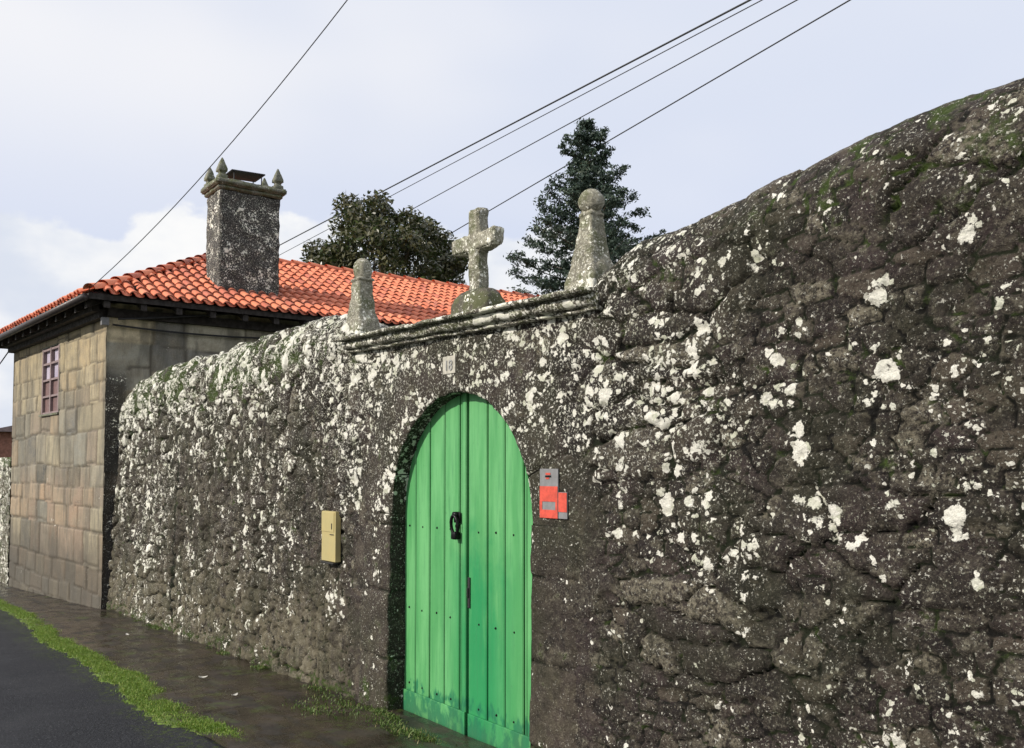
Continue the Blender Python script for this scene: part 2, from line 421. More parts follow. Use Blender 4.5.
M['turf'] = plain('turf_soil', (.13, .20, .025), .95, 0, .45, 25, .9, (.05, .06, .02))
M['earth'] = plain('ground_earth', (.075, .085, .035), .95, 0, .35, 2, .4)
M['hill'] = plain('haze_blue_hillside', (.17, .22, .27), 1, 0, .2, .006, 0)  # distance haze painted in as a bluish grey base colour
M['brick'] = plain('brick_red_render', (.30, .14, .10), .85, 0, .35, 6, .3)
M['far_roof'] = plain('far_roof_tile', (.06, .04, .04), .8, 0, .4, 6, .4)
M['glint_pale'] = plain('pale_glint_flake', (.62, .60, .54), .5, 0, .2, 40, .1)  # pale colour of the added flakes that imitate water glints
M['threshold'] = dressed_material('threshold_stone', (.10, .09, .07), (.19, .17, .13), .1, .5)

# ------------------------------------------------------------------ ground
def gz(x):
    x = np.asarray(x, float)
    r = np.where(x < -5.5, -.02+.035*(x+5.5), -.02+.008*(x+5.5))
    return np.where(x < -60, -.02+.035*(-54.5)-.0*(x+60), r)
def sheet(name, xs, yfun, mat, dz, ny=2, kind='structure', joint=None, rough=0.):
    V = []; F = []; A = []
    for i, x in enumerate(xs):
        y0, y1 = yfun(x)
        for j in range(ny):
            y = y0+(y1-y0)*j/(ny-1)
            z = float(gz(x))+dz
            a = 0.
            if joint: a = joint(x, y)
            if rough: z += rough*float(fbm(np.array(x*1.7), np.array(y*1.7), 3)) - .006*a
            V.append((x, y, z)); A.append(a)
    for i in range(len(xs)-1):
        for j in range(ny-1): F.append((i*ny+j, (i+1)*ny+j, (i+1)*ny+j+1, i*ny+j+1))
    o = mesh_obj(name, V, F, mat, None, True, {'joint': A})
    if o.data.polygons[0].normal.z < 0: o.data.flip_normals()
    return tag(o, kind=kind)
gx = [-4000, -1500, -500, -200, -100, -60.001, -60]+list(np.arange(-55, -5.6, 5))+[-5.5, 0, 20, 60, 300, 1500, 4000]
V = []; F = []
ys = [-4000, -1000, -200, -50, -10, 0, 10, 50, 200, 1000, 4000]
for x in gx:
    for y in ys: V.append((x, y, float(gz(min(x, 60)))-.03))
for i in range(len(gx)-1):
    for j in range(len(ys)-1):
        n = len(ys); F.append((i*n+j, (i+1)*n+j, (i+1)*n+j+1, i*n+j+1))
g = tag(mesh_obj('ground', V, F, M['earth']), kind='structure')
def vy(x): return 1.97+.035*math.sin(x*1.3)+.05*math.sin(x*.37+1)      # centre of the verge
rx = [-60]+list(np.arange(-55, 12, 1.0))+[30, 60]
tag(sheet('road', rx, lambda x: (-3.2, vy(x)), M['asphalt'], 0), kind='structure')

def slabj(x, y):
    r = math.floor((y-1.9)/.55); jx = ((x+r*.37)/.9) % 1; jy = ((y-1.9)/.55) % 1
    wob = float(fbm(np.array(x*2.), np.array(y*2.), 9))*.10
    return float(max(1-min(abs(jx+wob-.5)-.5, 0)*-1/.03 if abs(jx-.5) > .0 else 0, 0)*0+max(0, 1-min(jx, 1-jx)*.9/.03, 1-min(jy, 1-jy)*.55/.025))
sheet('pavement', list(np.arange(-19.5, 8, .04)), lambda x: (vy(x)-.02, 3.0 if x < -13.28 else 3.16), M['pavement'], .012, 36, joint=slabj, rough=.02)

# hills far off along the road
V = []; F = []; n = 60
for i in range(n+1):
    a = R(150+i*(75/n)) ; Rr = 3600
    x, y = math.cos(a)*Rr, math.sin(a)*Rr
    hz = 150+95*math.sin(i*.23+1)*.6+float(fbm(np.array(i*.35), np.array(2.), 4))*110
    V += [(x*.8, y*.8, -3), (x, y, hz), (x*1.25, y*1.25, -3)]
for i in range(n):
    F += [(i*3, i*3+3, i*3+4, i*3+1), (i*3+1, i*3+4, i*3+5, i*3+2)]
tag(mesh_obj('hills', V, F, M['hill'], None, True), kind='structure')

# ------------------------------------------------------------------ the rubble wall
CX = [-14, -13.28, -13.05, -12.7, -10.8, -7.2, -6.55, -6.3, -6.1, -5.9, -3.62, -3.50, -3.42, -3.30, -3.0, -2.74, -2.29, -2.05, -1.8, -1.4, 0, 4.2]
CZ = [2.66, 2.70, 2.84, 2.88, 2.92, 2.92, 2.88, 2.80, 2.66, 2.60, 2.56, 2.60, 2.72, 2.79, 2.84, 2.885, 2.94, 2.98, 3.015, 3.04, 3.06, 3.08]
def crest(x): return np.interp(x, CX, CZ)+.020*fbm(np.asarray(x)*2.2, 0*np.asarray(x)+.3, 5)*2
def batter(x): return np.interp(x, [-13.3, -9, -6.5, 5], [.040, .025, .015, .015])
OX0, OX1, OZ = -5.505, -3.925, 1.335; OC = (OX0+OX1)/2; OR = (OX1-OX0)/2
def opening_dist(x, z):
    """signed distance to the door opening outline in the wall plane (negative inside)"""
    x = np.asarray(x, float); z = np.asarray(z, float)
    return np.where(z < OZ, np.abs(x-OC)-OR, np.hypot(x-OC, z-OZ)-OR)

xs = np.concatenate([np.arange(-13.28, -9, .022), np.arange(-9, -6, .017), np.arange(-6, -3.6, .014), np.arange(-3.6, -.9, .011), np.arange(-.9, 4.2, .05)])
NF, NTp, NB = 205, 46, 12
nx = len(xs); nv = NF+NTp+NB
H = crest(xs); z0 = gz(xs)-.15
rz = np.interp(xs, [-13.3, -6.6, -6.2, -3.6, -3.3, 5], [.42, .38, .06, .06, .26, .30])
ry = np.interp(xs, [-13.3, -6.6, -6.2, -3.6, -3.3, 5], [.30, .28, .25, .25, .26, .27])
yf0 = 3.05
Pz = np.zeros((nx, nv)); Py = np.zeros((nx, nv)); Nz = np.zeros((nx, nv)); Ny = np.zeros((nx, nv))
zs = H-rz
tf = np.linspace(0, 1, NF)
bt = batter(xs)
Pz[:, :NF] = z0[:, None]+(zs-z0)[:, None]*tf; Py[:, :NF] = yf0+bt[:, None]*(Pz[:, :NF]+.1)
Ny[:, :NF] = -1
ytop = yf0+bt*(zs+.1)
th = np.linspace(0, math.pi, NTp+1)[1:]
Pz[:, NF:NF+NTp] = zs[:, None]+rz[:, None]*np.sin(th)
Py[:, NF:NF+NTp] = ytop[:, None]+ry[:, None]*(1-np.cos(th))
Ny[:, NF:NF+NTp] = -np.cos(th); Nz[:, NF:NF+NTp] = np.sin(th)
tb = np.linspace(0, 1, NB+1)[1:]
Pz[:, NF+NTp:] = zs[:, None]+(z0-zs)[:, None]*tb; Py[:, NF+NTp:] = (ytop+2*ry)[:, None]; Ny[:, NF+NTp:] = 1
seg = np.hypot(np.diff(Pz, axis=1), np.diff(Py, axis=1))
Vv = np.concatenate([z0[:, None], z0[:, None]+np.cumsum(seg, axis=1)], axis=1)
X = np.repeat(xs[:, None], nv, axis=1)
# stone size changes along the wall: big stones at the right, small rubble at the far left
sxf = np.interp(xs, [-13.3, -7, -5, -3.4, 5], [.16, .17, .23, .30, .32])
Uc = np.concatenate([[0], np.cumsum(np.diff(xs)/((sxf[1:]+sxf[:-1])/2))])
U = np.repeat(Uc[:, None], nv, axis=1)
wu = fbm(X*2.1, Vv*2.1, 1)*.6+fbm(X*9, Vv*9, 21)*.42+fbm(X*28, Vv*28, 23)*.14; wv = fbm(X*1.5, Vv*2.3, 2)*.75+fbm(X*10, Vv*10, 22)*.34+fbm(X*30, Vv*30, 24)*.16
jd, tone, tq, du, dv = worley(U+wu, Vv/.142+wv, 3, .30)
# second, smaller rubble filling
jd2, tone2, tq2, du2, dv2 = worley(U*2.3+wu*1.3, Vv/.072+wv*1.3, 40, .2)
small = sstep(vnoise(U*.55+3, Vv*2.2, 33), .48, .54)
small = np.maximum(small, sstep(vnoise(U*1.3+3, Vv*5.1, 35), .70, .74))
fj = np.interp(X, [-10, -6], [1, 0]); jw = sstep(jd, .02, .10+.14*fj); jw2 = sstep(jd2, .03, .16)
dome = sstep(jd, .05, .6); _j3, t3, q3, a3, b3 = worley(X/.062+wu*3, Vv/.034+wv*4, 90, .25)
joint = jw*(1-small)+jw2*small*np.maximum(jw, .55)
tone_ = tone*(1-small)+tone2*small
hgt = (jw*.036+dome*.010+(tq-.5)*.016+(du*(tone-.5)+dv*(tq-.5))*.034*jw)*(1-small)+(jw2*.016+(tq2-.5)*.014+jw*.006)*small+((q3-.5)*.007+(a3*(t3-.5)+b3*(q3-.5))*.008)*jw
hgt = hgt+fbm(X*14, Vv*14, 8)*.016+fbm(X*45, Vv*45, 14)*.007+fbm(X*1.1, Vv*1.1, 15)*.03
# flatter, larger masonry round the gate
od = opening_dist(X, Pz)
near = np.clip(1-sstep(od, .42, .62), 0, 1)
over = sstep(X, -6.35, -6.1)*(1-sstep(X, -3.5, -3.3))*sstep(Pz, 1.6, 2.1)
calm = np.maximum(near, over*.55)
hgt = hgt*(1-calm*.8)+(calm)*(fbm(X*10, Vv*10, 8)*.018+.012)
joint = joint*(1-calm*.7)+calm*.7
far = 1-sstep(X, -8.2, -6.2)
hgt *= (1+.15*far)
hgt = hgt*(1-.6*sstep(np.arange(nv), NF-12, NF+10)[None]*sstep(X, -3.4, -3.0))
back = np.zeros(nv); back[NF+NTp//2+8:] = 1
hgt = hgt-.022
Py2 = Py+Ny*hgt; Pz2 = Pz+Nz*hgt
Xd = X+fbm(X*12, Vv*12, 30)*.006
topb = np.zeros((nx, nv)); topb[:, NF-30:NF+NTp] = sstep(np.arange(NTp+30), 0, 34)
pn = fbm(X*.8, Vv*.8, 50)
toneband = np.exp(-((tone_-.42)/.09)**2)*(1-small)+np.exp(-((tone_-.3)/.08)**2)*small
lich = .44+.15*far+.20*sstep(Pz, 1.2, 2.2)*(1-sstep(X, -3.6, -2.6))+topb*(.26-.20*sstep(X, -3.2, -2.2))+.02*sstep(X, -3.0, -1.6)*(1-topb)+pn*.6
lich = lich+.28*np.exp(-((X+3.1)**2/.35+(Pz-1.95)**2/.20))+.22*np.exp(-((X+2.6)**2/.06+(Pz-1.75)**2/.5))+.2*np.exp(-((X+6.2)**2/.15+(Pz-1.8)**2/.8))
lich = lich*(1-.35*(1-sstep(Pz, -.1, .7))*(1-far))
moss = .5*topb*(.5+fbm(X*1.5, Vv*1.5, 60)*1.6)+.25*(1-joint)+.35*(1-sstep(Pz-gz(X), .02, .30))
moss = np.clip(moss+.25*far*topb, 0, 1)
pale = (1-sstep(Pz-gz(X), .3, 1.25+.5*fbm(X*.9, 0*X, 61)*2))*(1-sstep(X, -6.6, -5.8))
pale = np.maximum(pale, .18*far)
# a dark vertical joint where two builds meet, near the far end
seam = np.exp(-((X+10.45+.03*np.sin(Pz*4))/.035)**2)*(Pz < 1.9)
Py2 = Py2+seam*.02; joint = joint*(1-seam); pale *= (1-seam)
CLUS = [(-2.72, 2.22, 0.12), (-2.57, 2.27, 0.05), (-3.35, 1.64, 0.08), (-3.21, 1.54, 0.07), (-2.94, 1.5, 0.07), (-2.73, 1.51, 0.09), (-2.73, 1.18, 0.08), (-2.11, 1.45, 0.11), (-2.2, 1.76, 0.06), (-2.18, 1.7, 0.04), (-1.53, 0.88, 0.04), (-2.0, 1.09, 0.04), (-1.49, 1.79, 0.05), (-2.19, 2.22, 0.06), (-2.31, 2.1, 0.06), (-1.56, 1.47, 0.05), (-1.64, 1.7, 0.03), (-2.81, 2.0, 0.05), (-2.29, 1.93, 0.08), (-2.97, 1.87, 0.07), (-2.5, 1.83, 0.07), (-2.07, 2.64, 0.05), (-2.41, 2.52, 0.07), (-2.77, 2.45, 0.05), (-6.03, 1.71, 0.1), (-5.88, 2.0, 0.13), (-6.04, 2.34, 0.12), (-4.46, 2.33, 0.08), (-5.04, 2.32, 0.09), (-4.15, 2.21, 0.08), (-3.66, 2.35, 0.08), (-3.97, 2.03, 0.08), (-6.03, 1.49, 0.15), (-6.35, 0.65, 0.17), (-1.48, 1.28, 0.03), (-2.57, 0.62, 0.05), (-2.28, 0.96, 0.03), (-1.54, 2.45, 0.07), (-1.84, 2.31, 0.06), (-8.04, 1.68, 0.11), (-8.18, 2.19, 0.11), (-7.36, 2.41, 0.1)]
clusa = np.zeros_like(X)
for a_, b_, r_ in CLUS: clusa += np.exp(-(((X-a_)**2+(Pz-b_)**2)/(r_*1.15)**2)**1.5)
clusa = np.clip(clusa, 0, 1)
idx = (np.arange(nx)[:, None]*nv+np.arange(nv)[None])
Fq = np.stack([idx[:-1, :-1], idx[1:, :-1], idx[1:, 1:], idx[:-1, 1:]], -1).reshape(-1, 4)
odc = opening_dist((X[:-1, :-1]+X[1:, 1:])/2, (Pz[:-1, :-1]+Pz[1:, 1:])/2).reshape(-1)
backf = np.repeat((np.arange(nv-1) >= NF+NTp//2)[None], nx-1, 0).reshape(-1)
Fq = Fq[(odc > .14) | ((odc > .05) & backf)]
wall = empty('stone_wall', (-5, 3.05, -.1), 'high rubble stone wall covered in white lichen running along the pavement', 'wall')
VV = np.stack([Xd, Py2, Pz2], -1).reshape(-1, 3)
used = np.zeros(len(VV), bool); used[Fq.ravel()] = True
remap = np.cumsum(used)-1; 
lich = (lich-.06*far-.10*far*(1-sstep(Pz, .0, .7)))*((1-far*.5)+far*.95*tone_); lich = lich*(.5+.5*jw*(1-small)+.5*jw2*small)
at = {'tone': tone_, 'joint': joint, 'lich': lich, 'moss': moss, 'pale': pale, 'clus': clusa, 'crust': toneband*jw}
mesh_obj('masonry', VV[used], remap[Fq], M['rubble'], wall, True, {a: b.reshape(-1)[used] for a, b in at.items()})
# end face at the far right
# ---- dressed stone surround with reveal
def arch_path():
    pts = []
    for z in np.arange(-.12, OZ, .013): pts.append((OX0, z, -1, 0, (z+.12)/.46))
    nA = int(math.pi*OR/.013)
    for i in range(nA+1):
        a = math.pi-math.pi*i/nA
        pts.append((OC+OR*math.cos(a), OZ+OR*math.sin(a), math.cos(a), math.sin(a), 10+i/nA*9))
    for z in np.arange(OZ, -.12, -.013): pts.append((OX1, z, 1, 0, 30+(OZ-z)/.46+.4))
    return pts
AP = arch_path()
rows = []                               # (outward r, depth y, kind)
for d_ in np.arange(.34, .0, -.02): rows.append((0., d_, 0))
for r in np.arange(0., .44, .014): rows.append((r, 0., 1))
for d_ in (.03, .05): rows.append((.44, d_, 2))
V = np.zeros((len(AP), len(rows), 3)); T = np.zeros((len(AP), len(rows)))
ap = np.array(AP); Rr = np.array([q[0] for q in rows]); Dd = np.array([q[1] for q in rows])
xx = ap[:, 0:1]+ap[:, 2:3]*Rr; zz = ap[:, 1:2]+ap[:, 3:4]*Rr
lowc = np.maximum(zz, -.12)
blk = ap[:, 4:5]+0*Rr
bj = np.minimum(blk % 1, 1-blk % 1)
jn = np.exp(-((bj*.46+.006*fbm(xx*6, zz*6, 70))/.013)**2)
jedge = 0
bid = np.floor(blk)
off = (hsh(bid, bid*0, 71)-.5)*.012
hh = fbm(xx*9, zz*9, 72)*.020+fbm(xx*35, zz*35, 73)*.008+off-jn*.022+fbm(xx*2, zz*2, 74)*.015
front = yf0+.015*(zz+.1)-.006+.028*sstep(Rr, .36, .43)[None]
rnd = np.exp(-Rr/.018)[None]*(Dd == 0)*.014
yy = front+Dd-hh*(Dd == 0)+rnd
yy = np.where(Dd > 0, front+Dd, yy)
inset = np.where((Dd > 0)[None] & (np.array([q[2] for q in rows]) == 0)[None], fbm(yy*9+3, ap[:, 4:5]*3+0*Rr, 75)*.018, 0)
ex = np.where(Dd == 0, np.exp(-Rr/.015)*.006, 0)[None]
V[..., 0] = xx-ap[:, 2:3]*(inset+0*ex); V[..., 1] = yy; V[..., 2] = zz-ap[:, 3:4]*inset
T = jn*.9
a_, b_ = V.shape[:2]; idx = (np.arange(a_)[:, None]*b_+np.arange(b_)[None])
Fq = np.stack([idx[:-1, :-1], idx[:-1, 1:], idx[1:, 1:], idx[1:, :-1]], -1).reshape(-1, 4)
mesh_obj('door_surround', V.reshape(-1, 3), Fq, M['rubble'], wall, True,
    {'tone': (.25+.6*hsh(bid, bid*0, 77)+0*xx).reshape(-1), 'joint': (1-T).reshape(-1), 'lich': (.44+.22*sstep(zz, .6, 2.2)-.22*sstep(xx, OC, OX1+.3)*(1-sstep(zz, .9, 1.6))).reshape(-1), 'moss': (.1+.3*(1-sstep(zz, 0, .3))).reshape(-1),
     'pale': (.16+.2*(1-sstep(zz, .2, .9))).reshape(-1)*(Dd == 0).repeat(1).reshape(1, -1).repeat(len(AP), 0).reshape(-1),
     'clus': np.clip(sum(np.exp(-(((xx-a)**2+(zz-b)**2)/(r*1.15)**2)**1.5) for a, b, r in CLUS), 0, 1).reshape(-1)})
# ---- cornice over the gate, swept profile with worn edges
prof = [(.10, 2.385), (-.045, 2.385), (-.055, 2.41), (-.035, 2.420), (-.035, 2.437), (-.085, 2.440), (-.10, 2.475), (-.105, 2.525), (-.100, 2.537), (-.070, 2.540), (-.070, 2.556), (-.150, 2.560), (-.160, 2.585), (-.150, 2.612), (-.05, 2.630), (.12, 2.640), (.35, 2.640)]
pp = []
for i in range(len(prof)-1):
    n_ = max(1, int(math.dist(prof[i], prof[i+1])/.022))
    for j in range(n_): pp.append(tuple(prof[i][q]+(prof[i+1][q]-prof[i][q])*j/n_ for q in (0, 1)))
pp.append(prof[-1]); pp = np.array(pp); pp[:, 1] = 2.615+(pp[:, 1]-2.640)*.46; pp[:, 0] = np.where(pp[:, 0] < 0, pp[:, 0]*.9, pp[:, 0])
cx_ = np.arange(-6.12, -3.35, .012)
A_ = cx_[:, None]+0*pp[:, 0]; s_ = np.linspace(0, 1, len(pp))*1.2
wob = fbm(A_*7, s_*12+0*A_, 80)*.014+fbm(A_*26, s_*40+0*A_, 81)*.010
joints = np.zeros_like(A_)
for q in (-5.35, -4.55, -3.85): joints += np.exp(-((A_-q+.01*fbm(s_*6+0*A_, A_*0+q, 82))/.008)**2)
chips = np.clip(fbm(A_*5, 0*A_+s_*3, 83)-.12, 0, 1)*.12
prot = np.clip(-pp[:, 0]/.15, 0, 1)
YY = 3.085+pp[:, 0]+wob+joints*.02+chips*prot
sag = .012-.060*(cx_+6.12)/2.75
ZZ = pp[:, 1]+sag[:, None]+fbm(A_*8, s_*3+0*A_+5, 84)*.012-chips*.2*(pp[:, 1] > 2.56)
V = np.stack([A_, YY, ZZ], -1); a_, b_ = V.shape[:2]; idx = (np.arange(a_)[:, None]*b_+np.arange(b_)[None])
Fq = [tuple(f) for f in np.stack([idx[:-1, :-1], idx[1:, :-1], idx[1:, 1:], idx[:-1, 1:]], -1).reshape(-1, 4)]
Fq.append(tuple(idx[0])); Fq.append(tuple(reversed(idx[-1])))
o = mesh_obj('cornice', V.reshape(-1, 3), Fq, M['cornice'], wall, True, {'tone': np.clip(joints, 0, 1).reshape(-1)*.9})

# ------------------------------------------------------------------ stone ornaments on the wall
def rough_bm(bm, amp, sc, seed=0, sub=0, length=.03):
    """subdivide long edges and knock the surface about"""
    for _ in range(6):
        e = [e for e in bm.edges if e.calc_length() > length]
        if not e: break
        bmesh.ops.subdivide_edges(bm, edges=e, cuts=1, use_grid_fill=True)
    bmesh.ops.triangulate(bm, faces=[f for f in bm.faces if len(f.verts) > 4])
    bm.normal_update()
    from mathutils import noise as mn
    co = [(v, v.co+v.normal*amp*(mn.noise(v.co*sc+Vector((seed, seed*2, 0)))+.5*mn.noise(v.co*sc*3+Vector((seed, 0, seed))))) for v in bm.verts]
    for v, c in co: v.co = c
def bm_obj(bm, name, mat, parent=None, smooth=True):
    me = bpy.data.meshes.new(name); bmesh.ops.recalc_face_normals(bm, faces=bm.faces); bm.to_mesh(me); bm.free()
    if smooth: me.polygons.foreach_set('use_smooth', [True]*len(me.polygons))
    me.attributes.new('tone', 'FLOAT', 'POINT')
    me.materials.append(mat); return link(bpy.data.objects.new(name, me), parent)
def loft(sections, n=None):
    """sections: list of (z, [(x,y)...]) joined; capped"""
    bm = bmesh.new(); rings = []
    for z, pts in sections: rings.append([bm.verts.new((x, y, z)) for x, y in pts])
    m = len(rings[0])
    for a, b in zip(rings[:-1], rings[1:]):
        for j in range(m): bm.faces.new((a[j], a[(j+1) % m], b[(j+1) % m], b[j]))
    bm.faces.new(list(reversed(rings[0]))); bm.faces.new(rings[-1]); return bm
def sqr(hw, hd, cx=0, cy=0, c=.15):
    k1, k2 = hw*c, hd*c
    return [(cx+x, cy+y) for x, y in ((-hw, -hd+k2), (-hw+k1, -hd), (hw-k1, -hd), (hw, -hd+k2), (hw, hd-k2), (hw-k1, hd), (-hw+k1, hd), (-hw, hd-k2))]
def circ(r, n=8, cx=0, cy=0, ph=math.pi/8): 
    return [(cx+r*math.cos(ph+2*math.pi*(j/n)-math.pi/2-math.pi/n*1.999+0*ph), cy+r*math.sin(ph+2*math.pi*j/n-math.pi/2-math.pi/n*1.999)) for j in range(n)]
# cross
cr = empty('stone_cross', (-4.65, 3.22, 2.64), 'weathered stone cross standing on a rounded base above the green door', 'cross')
bm = loft([(-.06, sqr(.20, .12, c=.3)), (.03, sqr(.20, .12, c=.4)), (.085, sqr(.18, .11, c=.5)), (.122, sqr(.13, .09, c=.6)), (.140, sqr(.07, .05, c=.6))])
rough_bm(bm, .012, 9, 3); bm_obj(bm, 'base', M['base_stone'], cr)
bm = bmesh.new()
o2 = [(-.056, .10), (.056, .10), (.048, .378), (.225, .388), (.225, .498), (.050, .485), (.055, .650), (-.052, .650), (-.048, .485), (-.245, .492), (-.245, .388), (-.048, .378)]
fr = [bm.verts.new((x, -.045, z)) for x, z in o2]; bk = [bm.verts.new((x, .045, z)) for x, z in o2]
bm.faces.new(fr); bm.faces.new(list(reversed(bk)))
for j in range(12): bm.faces.new((fr[j], bk[j], bk[(j+1) % 12], fr[(j+1) % 12]))
bmesh.ops.recalc_face_normals(bm, faces=bm.faces)
bmesh.ops.bevel(bm, geom=list(bm.edges), offset=.010, segments=2, affect='EDGES')
bmesh.ops.triangulate(bm, faces=[f for f in bm.faces if len(f.verts) > 4])
rough_bm(bm, .010, 11, 5, length=.022); bm_obj(bm, 'shaft_and_arms', M['granite'], cr)
# pinnacles: tapered square shaft with a ball (right) or a rounded head (left)
pr = empty('stone_pinnacle', (-3.58, 3.22, 2.575), 'larger stone pinnacle topped by a round ball at the right end of the cornice', 'pinnacle', 'stone pinnacles on the cornice ends')
bm = loft([(0, sqr(.115, .11)), (.07, sqr(.112, .105)), (.13, sqr(.100, .092)), (.20, sqr(.078, .074)), (.36, sqr(.055, .054)), (.425, sqr(.048, .048)), (.428, sqr(.053, .052)), (.440, sqr(.053, .052)), (.446, sqr(.042, .042)), (.47, sqr(.036, .036))])
rough_bm(bm, .012, 11, 7, length=.022); bm_obj(bm, 'shaft', M['granite'], pr)
bm = bmesh.new(); bmesh.ops.create_uvsphere(bm, u_segments=28, v_segments=18, radius=.070)
for v in bm.verts: v.co.z = v.co.z*.98+.510
rough_bm(bm, .005, 16, 2, length=9); bm_obj(bm, 'ball', M['granite'], pr)
pl = empty('stone_pinnacle', (-6.22, 3.22, 2.63), 'smaller stone pinnacle with a blunt rounded head at the left end of the cornice', 'pinnacle', 'stone pinnacles on the cornice ends')
bm = loft([(0, sqr(.13, .11)), (.08, sqr(.125, .105)), (.16, sqr(.105, .09)), (.25, sqr(.082, .075)), (.40, sqr(.064, .062)), (.46, sqr(.060, .058)), (.464, sqr(.072, .070)), (.478, sqr(.072, .070)), (.484, sqr(.058, .056))])
rough_bm(bm, .012, 11, 17, length=.024); bm_obj(bm, 'shaft', M['granite'], pl)
bm = loft([(.48, sqr(.062, .06, c=.5)), (.55, sqr(.068, .066, c=.55)), (.60, sqr(.062, .06, c=.6)), (.632, sqr(.038, .036, c=.6)), (.642, sqr(.014, .014, c=.6))])
rough_bm(bm, .008, 14, 9, length=.022); bm_obj(bm, 'head', M['granite'], pl)

# ------------------------------------------------------------------ the green door
YD = 3.225
gate = empty('arched_door', (OC, YD, -.03), 'arched green double door of vertical boards set in the stone wall', 'door')
def leaf(bounds, name='door_leaf'):
    mb = MB()
    for q, (xa, xb, wd) in enumerate(bounds):
        g_ = .0065
        a, b = xa+g_, xb-g_
        nn = 10; top = []
        for i in range(nn+1):
            x = a+(b-a)*i/nn; t = max(OR**2+.03-(x-OC)**2, 0)
            top.append((x, OZ+math.sqrt(t)+.0))
        yo = wd; ch = .006
        # board as bevelled prism, ring of outline
        out = [(a, -.03), (b, -.03)]+[(x, z) for x, z in reversed(top)]
        m_ = len(out); cxm = (a+b)/2
        f0 = [(x+(ch if x < cxm else -ch if x > cxm else 0)*(1 if i in (0, 1, 2, m_-1) else 0), YD-.03+yo, z) for i, (x, z) in enumerate(out)]
        f1 = [(x, YD-.03+yo+ch, z) for x, z in out]; f2 = [(x, YD+.02, z) for x, z in out]
        F = [tuple(range(m_))]
        for r in (0, 1):
            for j in range(m_): F.append((r*m_+j, r*m_+(j+1) % m_, (r+1)*m_+(j+1) % m_, (r+1)*m_+j))
        mb.add(f0+f1+f2, F)
    return mb
L = [(-5.52, -5.365, .002), (-5.365, -5.183, 0), (-5.183, -5.001, .002), (-5.001, -4.822, .001), (-4.822, -4.790, .004), (-4.790, -4.734, -.006)]
Rb = [(-4.722, -4.514, .0), (-4.514, -4.334, .002), (-4.334, -4.150, 0), (-4.150, -4.118, .003), (-4.118, -3.84, -.004)]
leaves = []
for nm, bd in (('door_leaf', L), ('door_leaf', Rb)):
    o = leaf(bd).build(nm, M['door'], gate); leaves.append(o)
leaves[0]['label'] = 'left leaf carrying the black knocker'; leaves[1]['label'] = 'right leaf with the keyhole'
mb = MB(); 
b2 = [(-5.52, -3.84)]
nn = 24; V = []
for i in range(nn+1):
    x = -5.54+(1.72)*i/nn; V += [(x, YD+.021, -.03), (x, YD+.021, OZ+math.sqrt(max(OR**2+.06-(x-OC)**2, 0)))]
mb.add(V, [(2*i, 2*i+2, 2*i+3, 2*i+1) for i in range(nn)])
mb.add([(v[0], v[1]+.03, v[2]) for v in V], [(2*i, 2*i+1, 2*i+3, 2*i+2) for i in range(nn)])
mb.build('backing', M['door_dark'], gate)
for lf, xa, xb in ((leaves[0], -5.50, -4.736), (leaves[1], -4.700, -3.86)):
    mb = MB(); mb.box((xa, YD-.046, -.028), (xb, YD-.0305, .125), bev=.004)
    mb.build('bottom_rail', M['door'], lf)
    mb = MB()
    xn = [(-5.44, -5.27, -5.09, -4.92), (-4.60, -4.42, -4.24, -3.99)][lf is leaves[1]]
    for z in (1.255, .69, .17):
        for x in xn:
            bm = bmesh.new(); bmesh.ops.create_cone(bm, cap_ends=True, segments=8, radius1=.009, radius2=.005, depth=.006)
            mb.bm(bm, Matrix.Translation((x+random.uniform(-.006, .006), YD-.031, z+random.uniform(-.006, .006)))@Matrix.Rotation(R(90), 4, 'X'))
    ns = mb.build('nails', M['black_iron'], lf)
# knocker: plate, ring and striker
mb = MB(); yk = YD-.052
mb.box((-4.862, yk+.005, 1.30), (-4.790, yk+.016, 1.37), bev=.005)
mb.tube([(-4.826+.038*math.cos(a), yk-.012-.006*math.sin(a), 1.285+.062*math.sin(a)) for a in np.linspace(0, 2*math.pi, 22)], .011, 8, caps=False)
mb.tube([(-4.826, yk-.02, 1.352), (-4.826, yk+.02, 1.352)], .020, 10)
mb.box((-4.848, yk-.028, 1.195), (-4.800, yk+.018, 1.245), bev=.010)
mb.tube([(-4.826, yk+.03, 1.28), (-4.826, yk+.0, 1.28)], .012, 8)
mb.build('knocker', M['black_iron'], leaves[0], True)
mb = MB()
mb.box((-4.712, YD-.040, .775), (-4.690, YD-.030, .965), bev=.003)
mb.box((-4.706, YD-.052, .84), (-4.696, YD-.036, .90), bev=.003)
mb.build('lock_plate', M['dark_metal'], leaves[1])
bm = bmesh.new(); bmesh.ops.create_cube(bm, size=1)
for v in bm.verts: v.co = Vector((OC+v.co.x*1.60, 3.155+v.co.y*.20, -.078+v.co.z*.085))
bmesh.ops.bevel(bm, geom=list(bm.edges), offset=.012, segments=2, affect='EDGES')
rough_bm(bm, .008, 9, 4, length=.06)
o = bm_obj(bm, 'threshold', M['threshold'], None); o.parent = gate
for v in o.data.vertices: v.co -= gate.location

